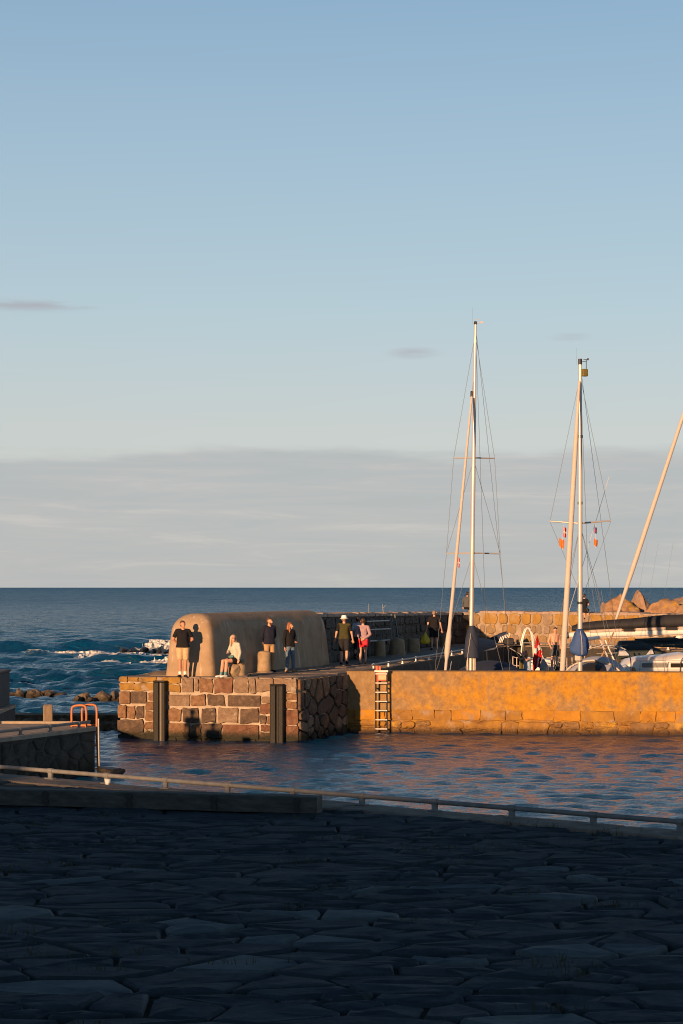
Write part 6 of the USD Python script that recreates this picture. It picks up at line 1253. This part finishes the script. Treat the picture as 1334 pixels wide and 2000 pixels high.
part(t3, 'sheet_rope', tube([P3(1112, 1248), P3(1340, 1241)], 0.012, 5), ROPE); part(t3, 'sheet_block', rock(P3(1327, 1244), (0.35, 0.2, 0.14), 65, 2, 0.2), WHITE, 40)
m3b, m3t = B3(9.2, 0, 1.3), B3(9.2, 0, 15.0); part(t3, 'mast', mast_mesh(m3b, m3t, 0.1, 0.07), ALU, True)
for px_, py_ in ((1170, 1210), (1181, 1210), (1188, 1212)): wire(t3, P3(px_, py_ + 25), P3(px_ - 14, py_ - 60), 0.006, 'lazy_jack')
for px_ in (1172, 1182): part(t3, 'backstay_strut', tube([P3(px_, 1250), P3(px_ + 22, 1300)], 0.03, 7), WHITE)
part(t3, 'stern_rail', tube(bez([P3(1145, 1262), P3(1165, 1259), P3(1205, 1267)], 4), 0.025, 7), STEEL, True); part(t3, 'stern_rail', tube([P3(1165, 1277), P3(1206, 1275)], 0.02, 6), STEEL, True)
# dark green spray tent of the boat behind, with clear side windows
B4 = Frame((11.3, 83.6, 0), (1, 0.0, 0)); t4 = thing('green_tent_yacht', 'yacht behind the white one with a dark green cockpit tent and slanting furled jib', 'sailboat', B4.o)
hm_, hr_ = hull_mesh(lambda a, y, z: B4(11 - a, y, z), 11.0, 3.1, 1.3, 1.1); part(t4, 'hull', hm_, NAVY, 40); part(t4, 'deck', deck_mesh(hr_), OFFWHITE, 40)
def tent(pts, y, hw):
    rings = []
    for px_, yt, yb_ in pts:
        a, b = at(px_, yt, y), at(px_, yb_, y); rings.append([b + V(0, -hw, 0), a * 0.6 + b * 0.4 + V(0, -hw * 0.97, 0), a + V(0, -hw * 0.5, 0), a + V(0, hw * 0.5, 0), b + V(0, hw, 0)])
    return loft(rings)
part(t4, 'tent', tent([(1200, 1274, 1287), (1211, 1252, 1287), (1240, 1251, 1284), (1252, 1252, 1281), (1272, 1262, 1282), (1290, 1270, 1282), (1310, 1279, 1284)], 83.4, 0.9), GREENTENT, 30)
part(t4, 'tent_boom', tube([at(1240, 1252, 83.4), at(1345, 1248, 83.4)], 0.1, 8), GREENTENT, True); part(t4, 'tent_fly', tent([(1255, 1251, 1262), (1300, 1252, 1263), (1345, 1246, 1266)], 83.8, 0.7), GREENTENT, 30)
for pts in ([(1211, 1260), (1230, 1280), (1207, 1281)], [(1273, 1265), (1277, 1277), (1262, 1279)]):
    part(t4, 'clear_window', slab(pts, 82.35, 0.012), GREYCANVAS)
jb4, jt4 = at(1198, 1226, 84.2), at(1350, 764, 86.5)
part(t4, 'furled_jib', tube([jb4 * (1 - q) + jt4 * q for q in np.linspace(0, 1, 24)], [0.05 + 0.055 * min(q * 4, 1) if q < 0.3 else 0.115 - 0.04 * q for q in np.linspace(0, 1, 24)], 10), OFFWHITE, True)
mt4 = jt4 * 1.0 + (jt4 - jb4) * 0.35; part(t4, 'mast', mast_mesh(V(mt4[0] + 0.1, mt4[1], 1.2), mt4, 0.1, 0.08), ALU, True)
for px_, pt in ((1240, 1160), (1262, 1150), (1291, 1147)): wire(t4, at(px_, 1200, 84), at(px_ + 24, 1060, 85), 0.003, 'lazy_jack')
# mooring ropes
for k, (a, b, lab) in enumerate([(gp(996, 1266, Z0 + 0.1), at(1062, 1290, 79.4), 'pale mooring rope running from the bend of the quay to the flagstaff boat'), (gp(882, 1292, Z0), B1(9.8, 0, 1.3), 'mooring rope from the walk rail to the bow of the tallest yacht')]):
    m_ = (a + b) / 2 - UP * 0.12; single('mooring_rope', tube(bez([a, m_, b], 8), 0.018, 6), ROPE, lab, 'rope', True)
